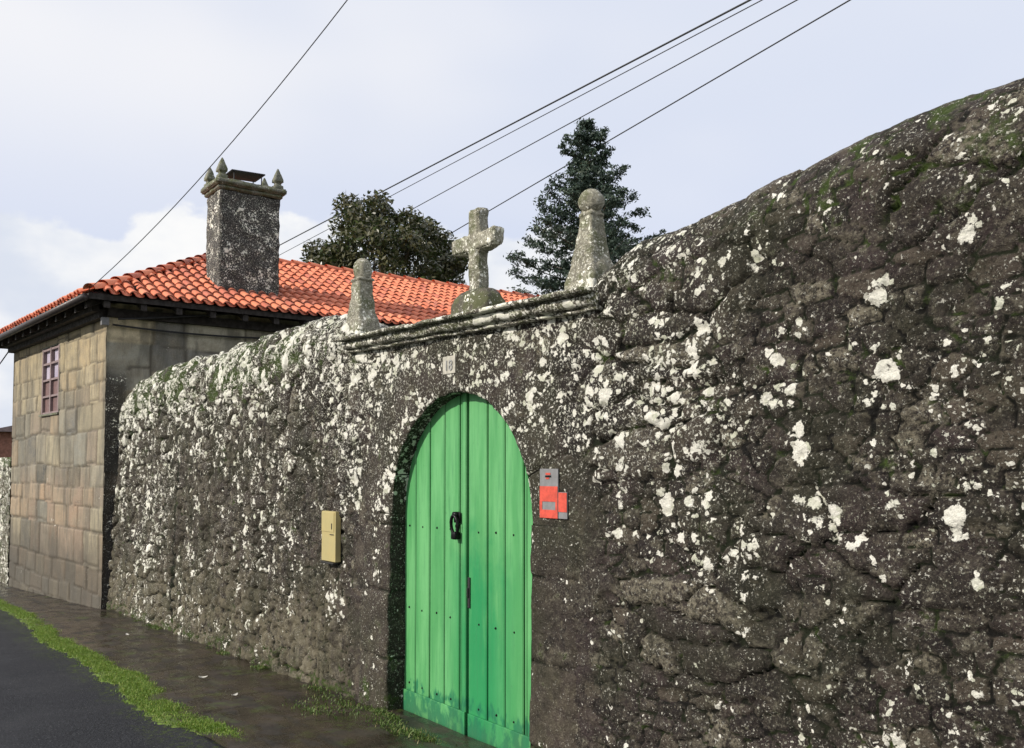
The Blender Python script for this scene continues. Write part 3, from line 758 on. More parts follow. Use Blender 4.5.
# ------------------------------------------------------------------ plates and signs on the wall
def place_plate(name, label, cat, loc, rot=0.):
    return empty(name, loc, label, cat)
nb = empty('house_number', (-4.765, 3.078, 2.30), 'small white plate with house number above the arch of the green door', 'sign')
mb = MB(); mb.box((-.072, -.003, -.056), (.072, .006, .056), bev=.002)
mb.build('plate', M['white_enamel'], None).parent = nb
def digit(ch, x, mat, parent, s=.062):
    cu = bpy.data.curves.new('digit', 'FONT'); cu.body = ch; cu.size = s*1.35; cu.extrude = .0015; cu.align_x = 'CENTER'
    tmp = bpy.data.objects.new('tmp', cu); COL.objects.link(tmp)
    dg = bpy.context.evaluated_depsgraph_get(); me = bpy.data.meshes.new_from_object(tmp.evaluated_get(dg))
    bpy.data.objects.remove(tmp)
    me.transform(Matrix.Translation((x, -.007, -s*.5))@Matrix.Rotation(R(90), 4, 'X')); me.materials.clear(); me.materials.append(mat)
    o = bpy.data.objects.new('digit', me); link(o, parent); return o
digit('18', 0, M['dark_ink'], nb, .070).name = 'number'
mbx = empty('mail_slot', (-6.36, 3.014, 1.13), 'tarnished brass letter box front fixed to the wall left of the door', 'letter box')
mb = MB(); mb.box((-.120, .004, -.19), (.120, .05, .19), bev=.004)
mb.build('body', M['brass'], None).parent = mbx
mb = MB(); mb.box((-.113, -.001, .035), (.10, .0035, .182), bev=.0015); f_ = mb.build('flap', M['brass'], None); f_.parent = mbx
mb = MB(); mb.box((.062, -.004, .055), (.072, -.0015, .10)); mb.build('keyhole', M['dark_metal'], None).parent = mbx
mb = MB(); mb.box((.03, -.001, .012), (.095, .0035, .018)); mb.build('slot', M['dark_metal'], None).parent = mbx
mb = MB(); mb.box((-.09, -.016, -.206), (.12, .03, -.194), bev=.003); mb.build('ledge', M['dark_metal'], None).parent = mbx
sg = empty('waymark_sign', (-3.755, 3.068, 1.50), 'grey and red sheet sign with a small side tab right of the green door', 'sign')
def pbox(a, b, mat, name, p, bev=.0015):
    mb = MB(); mb.box(a, b, bev=bev); o = mb.build(name, mat, None); o.parent = p; return o
pbox((-.078, -.004, -.118), (.076, .004, .146), M['sign_grey'], 'plate', sg)
pbox((-.076, -.0065, -.030), (.074, -.0045, .052), M['sign_red'], 'red_panel', sg, 0)
pbox((-.076, -.0065, -.118), (.074, -.0045, -.074), M['sign_red'], 'red_panel', sg, 0)
pbox((-.078, -.0065, -.0735), (-.056, -.0045, -.0305), M['sign_red'], 'red_panel', sg, 0)
pbox((.056, -.0065, -.0735), (.074, -.0045, -.0305), M['sign_red'], 'red_panel', sg, 0)
pbox((-.030, -.0065, .100), (.020, -.0045, .110), M['black_iron'], 'symbol', sg, 0)
pbox((-.026, -.0065, .113), (.014, -.0045, .124), M['sign_red'], 'symbol', sg, 0)
pbox((-.024, -.0065, .090), (.004, -.0045, .0985), M['sign_red'], 'symbol', sg, 0)
pbox((.080, -.004, -.118), (.150, .004, .022), M['sign_grey'], 'side_tab', sg)
pbox((.081, -.0065, -.082), (.149, -.0045, .020), M['sign_red'], 'red_panel', sg, 0)

# ------------------------------------------------------------------ the house
HC = np.array([-13.28, 2.944]); FD = np.array([-.9964, -.0842]); SD = np.array([.015, .9999])
house = empty('stone_house', (-15.8, 6.5, -.45), 'old ashlar stone house with red tiled hipped roof beyond the wall', 'house')
PAL = np.array([(.28, .245, .165), (.245, .22, .165), (.22, .205, .16), (.18, .175, .145), (.28, .21, .135), (.22, .175, .13), (.11, .108, .098), (.30, .255, .17)])
def ashlar(name, P0, D, length, z0, z1, step, seed, parent, hole=None, dark=None, side=1, dim=1., warm=True):
    u = np.arange(0, length+step/2, step); v = np.arange(z0, z1+step/2, step)
    Ug, Vg = np.meshgrid(u, v, indexing='ij')
    Uw = Ug+fbm(Ug*1.2, Vg*1.2, seed+2)*.10; Vw = Vg+fbm(Ug*.6, Vg*.5, seed+4)*.16+fbm(Ug*9, Vg*9, seed+5)*.014; Vw = Vw+.09*np.sin(Vw*4.1+1)
    rh = .36; r = np.floor((Vw-z0)/rh+.35*np.sin(0)); fv = ((Vw-z0)/rh) % 1
    # widths vary by row: warp u per row
    sc = .38+.26*hsh(r, r*0, seed+6); uu = Uw/sc+hsh(r, r*0, seed)*7
    c_ = np.floor(uu); fu = uu-c_
    # jitter of vertical joints
    jj = (hsh(c_, r, seed+7)-.5)*.5; jj1 = (hsh(c_+1, r, seed+7)-.5)*.5
    cell = c_; dl = fu-jj; dr = 1+jj1-fu
    lft = dl < 0; rgt = dr < 0
    cell = np.where(lft, c_-1, np.where(rgt, c_+1, c_))
    dj = np.minimum(np.abs(dl), np.abs(dr))*sc; dz = np.minimum(fv, 1-fv)*rh
    # some stones are two courses high: drop the bed joint between them
    up = hsh(np.floor(Uw/.55), np.where(fv > .5, r+1, r), seed+9) < .0
    dd = np.minimum(dj, dz)
    stepb = (hsh(cell, r, seed+21)-.5)*.10
    fv2 = ((Vw-z0)/rh-r)*rh; dz = np.minimum(np.abs(fv2-np.where(stepb > 0, stepb, 0)), np.abs(rh-fv2+np.where(stepb < 0, stepb, 0)*0)); dd = np.minimum(dj*.42, dz)
    jn = (1-sstep(dd, .003, .017))*(.65+.35*hsh(cell, r*2, seed+22))
    idr = hsh(cell, r, seed+10); idq = hsh(cell, r, seed+11)
    hgt = -.022*jn+(idq-.5)*.016+fbm(Ug*12, Vg*12, seed+12)*.010
    N = np.array([D[1], -D[0]])*side
    X_ = P0[0]+D[0]*Ug+N[0]*hgt; Y_ = P0[1]+D[1]*Ug+N[1]*hgt
    rank = idr
    pal = PAL[np.clip((rank*8).astype(int), 0, 7)]
    if warm:   # upper stones are cleaner and yellower
        wz = sstep(Vg, 2.3, 3.3)[..., None]; pal = pal*(1-wz*.6)+np.array([.44, .345, .19])*wz*.6
    if warm:
        wl = (sstep(Vg, -.1, .4)*(1-sstep(Vg, 1.2, 1.9))*(hsh(cell, r, seed+31) > .35))[..., None]; pal = pal*(1-wl*.6)+np.array([.31, .20, .125])*wl*.6
        dkb = (hsh(cell, r, seed+32) > .9)[..., None]; pal = pal*(1-dkb*.5)
    pal = pal*dim*(.85+.3*idq[..., None])
    dk = dark(Ug, Vg) if dark is not None else np.zeros_like(Ug)
    V = np.stack([X_, Y_, Vg], -1).reshape(-1, 3); a_, b_ = Ug.shape; idx = (np.arange(a_)[:, None]*b_+np.arange(b_)[None])
    Fq = np.stack([idx[:-1, :-1], idx[1:, :-1], idx[1:, 1:], idx[:-1, 1:]], -1).reshape(-1, 4)
    if side < 0: Fq = Fq[:, ::-1]
    if hole:
        cu = ((Ug[:-1, :-1]+Ug[1:, 1:])/2).reshape(-1); cv = ((Vg[:-1, :-1]+Vg[1:, 1:])/2).reshape(-1)
        Fq = Fq[~((cu > hole[0]) & (cu < hole[1]) & (cv > hole[2]) & (cv < hole[3]))]
    return mesh_obj(name, V, Fq, M['ashlar'], parent, True, {'joint': jn.reshape(-1), 'dark': dk.reshape(-1), 'col': pal.reshape(-1, 3)})
# facade: the window spans u 2.24..3.20, z 2.53..3.62
WU0, WU1, WZ0, WZ1 = 2.24, 3.19, 2.52, 3.60
Fo = -1
nrm = np.array([FD[1], -FD[0]])            # candidate outward normal of the facade
fs = 1 if nrm[1] < 0 else -1
f = ashlar('wall', HC, FD, 5.10, -.75, 3.95, .024, 100, house, (WU0, WU1, WZ0, WZ1), side=fs)
f['label'] = 'sunlit street wall of tan ashlar blocks'
nrs = np.array([SD[1], -SD[0]]); ss = 1 if nrs[0] > 0 else -1
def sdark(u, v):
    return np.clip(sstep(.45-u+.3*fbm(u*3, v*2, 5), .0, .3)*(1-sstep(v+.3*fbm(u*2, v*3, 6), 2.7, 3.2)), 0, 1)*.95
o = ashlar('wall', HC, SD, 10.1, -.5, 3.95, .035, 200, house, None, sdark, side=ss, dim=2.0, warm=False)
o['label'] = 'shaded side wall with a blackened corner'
far_c = HC+FD*5.10
ashlar('wall', far_c, SD, 10.5, -.75, 3.95, .08, 300, house, side=-ss)
bk = HC+SD*10.1; D2 = (far_c+SD*10.5)-bk; L2 = np.linalg.norm(D2); ashlar('wall', bk, D2/L2, L2, -.75, 3.95, .08, 400, house, side=-fs)
def fac(u, z, out=0.): 
    n = np.array([FD[1], -FD[0]])*fs; p = HC+FD*u+n*out; return (p[0], p[1], z)
FM = Matrix(((FD[0], -FD[1]*-1 if False else (-np.array([FD[1], -FD[0]])*fs)[0], 0, HC[0]), (FD[1], (-np.array([FD[1], -FD[0]])*fs)[1], 0, HC[1]), (0, 0, 1, 0), (0, 0, 0, 1)))
# FM maps (u, inwards, z) to the world
hl = Vector(house.location)
def fbox(mb, u0, u1, i0, i1, z0, z1, bev=0.): mb.box((u0, i0, z0), (u1, i1, z1), FM, bev=bev)
win = MB()
for a in (WU0-.01, (WU0+WU1)/2-.03, WU1-.05): fbox(win, a, a+.06, -.004, .05, WZ0+.001, WZ1-.001)
for z in (WZ0, WZ0+.27, WZ0+.535, WZ0+.80, WZ1-.05): fbox(win, WU0, WU1, 0, .046, z, z+.032)
wo = win.build('window', M['frame_brown'], house)
gl = MB(); fbox(gl, WU0-.01, WU1+.01, .05, .06, (WZ0+WZ1)/2, WZ1); gl.build('pane', M['glass'], wo)
gl = MB(); fbox(gl, WU0-.01, WU1+.01, .038, .0455, WZ0, (WZ0+WZ1)/2-.001)
gl.build('shutter', M['shutter'], wo)
gl = MB()
for (a, b, c_, d_) in ((WU0-.03, WU0-.008, WZ0, WZ1), (WU1+.008, WU1+.03, WZ0, WZ1)): fbox(gl, a, b, -.0, .14, c_, d_)
fbox(gl, WU0-.03, WU1+.03, .0, .14, WZ1-.004, WZ1+.02); fbox(gl, WU0-.05, WU1+.05, -.03, .14, WZ0-.03, WZ0)
gl.build('sill', M['chimney_trim'], wo)

# --- roof
EO = .46                                            # overhang
NF_ = np.array([FD[1], -FD[0]])*fs; NS_ = np.array([SD[1], -SD[0]])*ss
def isect(p, d, q, e):
    A = np.array([d, -e]).T; t = np.linalg.solve(A, q-p); return p+d*t[0]
LEN = 10.1
c00 = isect(HC+NF_*EO*.8, FD, HC+NS_*EO, SD)                   # near street corner of the eaves
c10 = isect(HC+NF_*EO*.8, FD, far_c-NS_*EO, SD)                # far street corner
c01 = c00+SD*(LEN+.3); c11 = c10+SD*(LEN+.7)
ZE = 3.985; RISE = 1.42
mid0 = (c00+c10)/2; RG0 = mid0+SD*3.0; RG1 = (c01+c11)/2
def V3(p, z): return Vector((p[0], p[1], z))
A0, A1, B0, B1 = V3(c00, ZE), V3(c01, ZE), V3(c10, ZE-.05), V3(c11, ZE-.05)
G0, G1 = V3(RG0, ZE+RISE), V3(RG1, ZE+RISE)
tb_V = []; tb_F = []; tb_T = []; tb_L = []
def tile_plane(e0, e1, poly, pitch=.158, course=.262, seed=0, n=6):
    """barrel tiles over a roof plane whose eave runs e0->e1; poly limits it"""
    ex = (e1-e0).normalized(); up = (poly[2]-e0); nrm_ = ex.cross(up).normalized()
    if nrm_.z < 0: nrm_ = -nrm_
    ey = nrm_.cross(ex).normalized()
    if ey.z < 0: ey = -ey
    loc = [((p-e0).dot(ex), (p-e0).dot(ey)) for p in poly]
    def inside(x, y):
        c = False; m = len(loc)
        for i in range(m):
            x1, y1 = loc[i]; x2, y2 = loc[(i+1) % m]
            if (y1 > y) != (y2 > y) and x < (x2-x1)*(y-y1)/(y2-y1)+x1: c = not c
        return c
    xm = max(p[0] for p in loc); xn = min(p[0] for p in loc); ym = max(p[1] for p in loc)
    rnd = random.Random(seed)
    for ci in range(int((xm-xn)/pitch)+1):
        for ri in range(int(ym/course)+1):
            cx_, cy_ = xn+(ci+.5)*pitch, (ri+.5)*course
            if not inside(cx_, min(cy_, ym-.02)) : continue
            for cover in (1, 0):
                ox = cx_+(0 if cover else pitch/2); t = rnd.random(); jx = rnd.uniform(-.006, .006); jy = rnd.uniform(-.012, .012); jz = rnd.uniform(0, .006)
                base = len(tb_V); ln = course+.06
                for e, (yy_, rr, lift) in enumerate(((-.045, .058, .024), (-.045+.02, .060, .024), (ln-.045, .048, .004))):
                    for s in range(n+1):
                        a = math.pi*s/n
                        if cover: px, pz = math.cos(a)*rr*1.0, math.sin(a)*rr*.86+.012+lift
                        else: px, pz = math.cos(a)*rr*1.05, -math.sin(a)*rr*.45+.020+lift*.4
                        p = e0+ex*(ox+jx+px)+ey*(ri*course+jy+yy_)+nrm_*(pz+jz)
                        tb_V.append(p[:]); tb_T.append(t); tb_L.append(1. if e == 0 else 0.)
                for e in range(2):
                    for s in range(n):
                        q = base+e*(n+1)+s; f_ = (q, q+1, q+n+2, q+n+1)
                        tb_F.append(f_ if cover else f_[::-1])
                if cover:       # thickness lip at the lower end
                    b2 = len(tb_V)
                    for s in range(n+1):
                        a = math.pi*s/n; rr = .047
                        p = e0+ex*(ox+jx+math.cos(a)*rr)+ey*(ri*course+jy-.043)+nrm_*(math.sin(a)*rr*.86+.032+jz)
                        tb_V.append(p[:]); tb_T.append(t); tb_L.append(1.)
                    for s in range(n): tb_F.append((base+s, b2+s, b2+s+1, base+s+1))
def cap_line(a, b, r=.080, step=.34, seed=0):
    d = (b-a); Ln = d.length; d.normalize(); side_ = d.cross(Vector((0, 0, 1))).normalized(); upv = side_.cross(d).normalized()
    rnd = random.Random(seed); n = 8
    for i in range(int(Ln/step)):
        t = rnd.random(); p0 = a+d*(i*step-.03); p1 = a+d*((i+1)*step+.05); base = len(tb_V)
        for p, rr, up_ in ((p0, r, .045), (p1, r*.82, .015)):
            for s in range(n+1):
                an = math.pi*s/n; tb_V.append((p+side_*math.cos(an)*rr*1.1+upv*(math.sin(an)*rr+up_-.01))[:]); tb_T.append(t); tb_L.append(0.)
        for s in range(n): q = base+s; tb_F.append((q, q+n+1, q+n+2, q+1))
tile_plane(A0, A1, [A0, A1, G1, G0], seed=1)
tile_plane(B0, A0, [B0, A0, G0], seed=2)
tile_plane(B1, B0, [B1, B0, G0, G1], seed=3)
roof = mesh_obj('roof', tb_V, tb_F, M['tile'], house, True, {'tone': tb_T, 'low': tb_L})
cb = len(tb_V); tb_V = []; tb_F = []; tb_T = []; tb_L = []
cap_line(A0+Vector((.02, .02, .0)), G0+Vector((0, 0, .015)), seed=5); cap_line(B0, G0+Vector((0, 0, .015)), seed=6); cap_line(G0+Vector((0, 0, .015)), G1+Vector((0, 0, .015)), seed=7)
mesh_obj('ridge_tile', tb_V, tb_F, M['tile'], roof, True, {'tone': tb_T, 'low': tb_L})
# boarding under the tiles (solid), soffit, rafters, gable at the back
mb = MB(); dz = Vector((0, 0, -.035)); dz2 = Vector((0, 0, -.09))
Pt = [A0, A1, G1, G0, B0, B1]
top = [p+dz+Vector((0, 0, .02)) for p in Pt]; 
mb.add(top, [(0, 1, 2, 3), (4, 0, 3), (5, 4, 3, 2)])
bot = [p+dz2 for p in (A0, A1, G1, G0, B0, B1)]
mb.add(bot, [(0, 3, 2, 1), (4, 3, 0), (5, 2, 3, 4)])
for a, b in ((A0, A1), (B0, A0), (B1, B0)): mb.add([a+dz+Vector((0, 0, .02)), b+dz+Vector((0, 0, .02)), b+dz2, a+dz2], [(0, 1, 2, 3)])
mb.add([A1+dz2, B1+dz2, G1+dz2], [(0, 1, 2)])
mb.build('boarding', M['wood_dark'], roof)
def rafters(e0, e1, inward, n, slope):
    for i in range(n):
        p = e0+(e1-e0)*((i+.5)/n); q = p+inward*(EO+.25)
        mb = MB(); s_ = (e1-e0).normalized()*.04
        a, b = p+inward*.03+Vector((0, 0, -.095)), q+Vector((0, 0, -.095+slope*(EO+.25)*.9))
        V = [a-s_, a+s_, b+s_, b-s_]; V += [v+Vector((0, 0, -.09)) for v in V]
        mb.add(V, [(0, 1, 2, 3), (7, 6, 5, 4), (0, 4, 5, 1), (1, 5, 6, 2), (2, 6, 7, 3), (3, 7, 4, 0)]); mb.build('rafter', M['wood_dark'], house)
rafters(B0, A0, Vector((-NF_[0], -NF_[1], 0)), 13, .5)
rafters(A0, A1, Vector((-NS_[0], -NS_[1], 0)), 22, .5)
# wall plate boards behind the rafters
mb = MB(); 
def plate(p, q, n, z0, z1, o0, o1):
    a = Vector((p[0], p[1], 0)); b = Vector((q[0], q[1], 0)); n = Vector((n[0], n[1], 0))
    V = [a+n*o0, b+n*o0, b+n*o1, a+n*o1]; V = [v+Vector((0, 0, z0)) for v in V]+[v+Vector((0, 0, z1)) for v in V]
    mb.add(V, [(0, 1, 2, 3), (4, 5, 6, 7), (0, 1, 5, 4), (1, 2, 6, 5), (2, 3, 7, 6), (3, 0, 4, 7)])
plate(HC, far_c, NF_, 3.72, 3.84, .0, .10); plate(HC, far_c, NF_, 3.80, 3.90, .101, .20)
plate(HC, HC+SD*LEN, NS_, 3.74, 3.86, .0, .10)
mb.build('wall_plate', M['wood_dark'], house)
# gutter along the street eave
mb = MB(); e = Vector((NF_[0], NF_[1], 0))
a, b = B0+e*.05+Vector((0, 0, -.075)), A0+e*.05+Vector((0, 0, -.075)); mb.tube([a, (a+b)/2, b], .050, 10); mb.build('gutter', M['gutter'], house, True)
# --- chimney on the side slope
ch0 = np.array([-13.47, 4.56]); CW, CD = .95, .62
zt, zb = 5.90, 4.15
rotc = math.atan2(-SD[0], SD[1])
cc = Vector((ch0[0]-CD/2, ch0[1]+CW/2, 0))
def clm(a, b, bev=.01): 
    bm = bmesh.new(); bmesh.ops.create_cube(bm, size=1)
    for v in bm.verts: v.co = Vector(((a[i]+b[i])/2+v.co[i]*(b[i]-a[i]) for i in range(3)))
    if bev: bmesh.ops.bevel(bm, geom=list(bm.edges), offset=bev, segments=2, affect='EDGES')
    return bm
chm = bm = clm((-CD/2, -CW/2, zb), (CD/2, CW/2, zt), .012)
rough_bm(bm, .016, 8, 2, length=.05)
bmesh.ops.translate(bm, verts=bm.verts, vec=cc-hl)
chim = bm_obj(bm, 'chimney', M['chimney'], house)
def chpart(bm, name, mat, smooth=True):
    bmesh.ops.translate(bm, verts=bm.verts, vec=cc-hl); return bm_obj(bm, name, mat, chim, smooth)
bm = clm((-CD/2-.035, -CW/2-.035, zt+.001), (CD/2+.035, CW/2+.035, zt+.07), .015); rough_bm(bm, .010, 9, 3, length=.06)
chpart(bm, 'moulding', M['chimney_trim'])
bm = clm((-CD/2-.085, -CW/2-.085, zt+.06), (CD/2+.085, CW/2+.085, zt+.155), .02); rough_bm(bm, .012, 9, 5, length=.06)
chpart(bm, 'cornice', M['chimney_trim'])
for sx_ in (-1, 1):
    for sy_ in (-1, 1):
        cx_, cy_ = sx_*(CD/2-.03), sy_*(CW/2-.03); zz0 = zt+.14
        bm = loft([(zz0+a, sqr(r_, r_, cx_, cy_)) for a, r_ in ((0, .075), (.07, .07), (.085, .048), (.12, .044), (.13, .072), (.17, .070), (.25, .045), (.345, .010), (.352, .004))])
        rough_bm(bm, .006, 14, sx_+3*sy_, length=.04); chpart(bm, 'pinnacle', M['chimney_trim'])
bm = clm((-.22, -.27, zt+.355), (.22, .27, zt+.375), .004)
bmesh.ops.rotate(bm, verts=bm.verts, cent=(0, 0, zt+.33), matrix=Matrix.Rotation(R(2.5), 3, 'X'))
for sx_ in (-1, 1):
    for sy_ in (-1, 1):
        b2 = bmesh.ops.create_cone(bm, cap_ends=True, segments=8, radius1=.009, radius2=.009, depth=.24)
        bmesh.ops.translate(bm, verts=b2['verts'], vec=(sx_*.18, sy_*.22, zt+.255))
chpart(bm, 'rain_cap', M['dark_metal'], False)
# mortar skirt round the chimney foot, following the roof slope
bm = clm((-CD/2-.05, -CW/2-.07, 0), (CD/2+.10, CW/2+.10, .08), .02)
for v in bm.verts: v.co.z += 4.24-(v.co.x-CD/2)*.47
rough_bm(bm, .015, 9, 8, length=.07); chpart(bm, 'mortar_skirt', M['chimney'])
# insulator and cables on the house
mb = MB(); q = Vector((HC[0]+.06, HC[1]-.04, 3.66)); mb.box(q-Vector((.03, .05, .05)), q+Vector((.05, .05, .06)), bev=.01); mb.build('insulator', M['sign_grey'], house)
def sagline(a, b, sag, n=14): 
    a = Vector(a); b = Vector(b); return [a.lerp(b, i/n)+Vector((0, 0, -4*sag*(i/n)*(1-i/n))) for i in range(n+1)]
mb = MB(); mb.tube(sagline((-13.20, 3.0, 3.63), (-13.16, 6.9, 3.80), .10), .014, 6); mb.build('cable', M['cable'], house, True)
mb = MB(); mb.tube(sagline((-13.10, 3.05, 3.70), (-13.08, 4.6, 3.93), .01), .016, 6); mb.build('cable', M['cable'], house, True)

# ------------------------------------------------------------------ overhead wires
WIRES = [((-12.50, 16, 12.059), (-39.056, 16, 11.861), .030, 'thick black overhead wire, uppermost of the four crossing behind the chimney and trees'),
         ((-12.179, 16, 11.922), (-36.821, 16, 11.45), .016, 'thin overhead wire close below the thick black one'),
         ((-11.284, 16, 11.542), (-26.666, 16, 10.788), .018, 'thin overhead wire passing just above the stone cross, third from the top'),
         ((-10.048, 16, 11.017), (-24.865, 16, 9.358), .020, 'lowest overhead wire, passing behind the conifer to the cross')]
C0 = Vector((0, 0, 1.65))
for a, b, r, lab in WIRES:
    a, b = Vector(a), Vector(b); kf = 21/16
    a = C0+(a-C0)*kf; b = C0+(b-C0)*kf
    e0 = a-(b-a)*.9; e1 = b+(b-a)*1.0
    mb = MB(); pts = [e0.lerp(e1, i/30) for i in range(31)]
    pts = [p+Vector((0, 0, -.0003*((i-9.5)*(i-20.2)) )) for i, p in enumerate(pts)]
    mb.tube(pts, r, 6); o = mb.build('overhead_wire', M['cable'], None, True); tag(o, lab, 'wire', 'overhead wires')
mb = MB(); a = Vector((-7.095, 3.577-.0, 5.895)); b = Vector((-12.86, 2.62, 4.02))
pts = [Vector((-12.95, 2.66, 3.98)), b, *[b.lerp(a, t)+Vector((0, 0, -.16*4*t*(1-t))) for t in np.linspace(.06, 1, 14)], a+(a-b)*.5+Vector((0, 0, .35)), a+(a-b)*1.6+Vector((0, 0, 1.3))]
mb.tube(pts, .0052, 6); tag(mb.build('overhead_wire', M['cable'], None, True), 'thin service wire slanting down to the near corner of the tiled roof', 'wire')
mb = MB(); mb.tube(sagline((-18.38, 2.46, 3.80), (-24.5, 1.75, 2.2), .1), .012, 6); tag(mb.build('overhead_wire', M['cable'], None, True), 'short dark wire dropping from the far left corner of the house', 'wire')

# ------------------------------------------------------------------ beyond the house on the left
def small_wall(x0, x1, y, z1):
    xs_ = np.arange(x0, x1, .06); vs = np.arange(-.9, z1+.001, .05)
    Xg, Vg = np.meshgrid(xs_, vs, indexing='ij'); jd, tn, tq, _, _ = worley(Xg/.28+fbm(Xg*2, Vg*2, 1), Vg/.16+fbm(Xg*2, Vg*2, 2), 8)
    jw = sstep(jd, .02, .25); hgt = jw*.03
    V = np.concatenate([np.stack([Xg, y-hgt, Vg], -1).reshape(-1, 3), np.stack([Xg[:, -1], 0*Xg[:, -1]+y+.4, Vg[:, -1]-.03], -1), np.stack([Xg[:, -1], 0*Xg[:, -1]+y+.4, 0*Vg[:, -1]-.9], -1)])
    a_, b_ = Xg.shape; idx = (np.arange(a_)[:, None]*b_+np.arange(b_)[None]); Fq = np.stack([idx[:-1, :-1], idx[1:, :-1], idx[1:, 1:], idx[:-1, 1:]], -1).reshape(-1, 4)
    t = a_*b_; ext = np.array([(idx[i, -1], idx[i+1, -1], t+i+1, t+i) for i in range(a_-1)]+[(t+i, t+i+1, t+a_+i+1, t+a_+i) for i in range(a_-1)])
    F = np.concatenate([Fq, ext]); n = len(V)
    def ex_(a, d): return np.concatenate([a.reshape(-1), np.full(n-a.size, d)])
    return mesh_obj('garden_wall', V, F, M['rubble'], None, True, {'tone': ex_(tn, .6), 'joint': ex_(jw, 1), 'lich': ex_(0*Xg+.75, .8), 'moss': ex_(.3+.5*(Vg > z1-.15), .8), 'pale': ex_(0*Xg+.8, .5), 'clus': ex_(0*Xg, 0)})
tag(small_wall(-30, -18.55, 2.56, 1.85), 'low lichened garden wall continuing past the far end of the house', 'wall')
bh = empty('brick_house', (-48, 8.2, -1.9), 'small brick red house glimpsed beyond the garden wall at the left edge', 'house')
mb = MB(); mb.box((-52, 5.2, -2), (-44, 11, 3.2)); mb.build('wall', M['brick'], bh)
mb = MB(); mb.add([(-52.4, 4.9, 3.2), (-43.6, 4.9, 3.2), (-43.6, 11.3, 3.2), (-52.4, 11.3, 3.2), (-51, 8.1, 4.0), (-45, 8.1, 4.0)], [(0, 1, 5, 4), (1, 2, 5), (2, 3, 4, 5), (3, 0, 4), (3, 2, 1, 0)])
mb.build('roof', M['far_roof'], bh)

# ------------------------------------------------------------------ vegetation
def leaf_mesh(name, P, N, size, tones, mat, parent, aspect=.45, bend=.25, seed=0):
    """many leaves: each two quads folded along the middle"""
    rs = np.random.RandomState(seed); n = len(P)
    N = N/np.linalg.norm(N, axis=1)[:, None]
    t = rs.normal(size=(n, 3)); t -= N*(t*N).sum(1)[:, None]; t /= np.linalg.norm(t, axis=1)[:, None]
    b = np.cross(N, t); L_ = size*(.7+.6*rs.rand(n)); L3 = L_[:, None]; W3 = L3*aspect
    p0 = P-t*L3*.5; p1 = P+b*W3*.5-N*W3*bend; p2 = P+t*L3*.5-N*L3*.12; p3 = P-b*W3*.5-N*W3*bend
    V = np.stack([p0, p1, p2, p3], 1).reshape(-1, 3); i = np.arange(n)*4
    F = np.stack([i, i+1, i+2, i+3], 1)
    T = np.repeat(tones, 4)
    return mesh_obj(name, V, F, mat, parent, False, {'tone': T})

def magnolia():
    loc = np.array([-30.6, 16.6, -1.1])
    t = empty('magnolia_tree', tuple(loc), 'broad dark evergreen tree with bronze leaf backs behind the tiled roof', 'tree')
    rs = np.random.RandomState(5); ctr = loc+np.array([0, 0, 9.9]); mb = MB()
    mb.tube([tuple(loc), tuple(loc+(.1, .1, 3.5)), tuple(loc+(0, .2, 8)), tuple(loc+(.1, .1, 11.5))], [.34, .27, .18, .05], 10)
    P = []; Nn = []; T = []
    for i in range(175):
        d = rs.normal(size=3); d /= np.linalg.norm(d)
        if d[2] < -.75: continue
        rr = rs.uniform(.45, 1.)**.6
        prof_ = np.array([3.5, 3.5, 3.1]); c = ctr+d*prof_*rr*(.86+.26*vnoise(np.array(d[0]*2.2+5), np.array(d[1]*2.2+d[2]*2), 3))
        c[2] = min(c[2], ctr[2]+2.9)
        # thin branch to the clump
        if i % 2 == 0:
            s0 = loc+np.array([0, .1, rs.uniform(5, 9)]); mb.tube([tuple(s0), tuple((s0+c)/2+(0, 0, -.2)), tuple(c)], [.07, .045, .015], 5)
        r = rs.uniform(.38, .78); n = int(260*r*r/.36)
        q = rs.normal(size=(n, 3)); q /= np.linalg.norm(q, axis=1)[:, None]
        rad = r*(rs.rand(n)**.35)[:, None]
        pts = c+q*rad*np.array([1, 1, .75]); P.append(pts); nn_ = q*.6+rs.normal(size=(n, 3))*.55+np.array([0, 0, .45]); Nn.append(nn_)
        T.append(np.clip(rs.rand()*.35+rs.rand(n)*.65, 0, 1))
    mb.build('trunk', M['bark'], t, True)
    leaf_mesh('crown', np.concatenate(P), np.concatenate(Nn), .20, np.concatenate(T), M['magnolia'], t, .42, .2, 3)
magnolia()

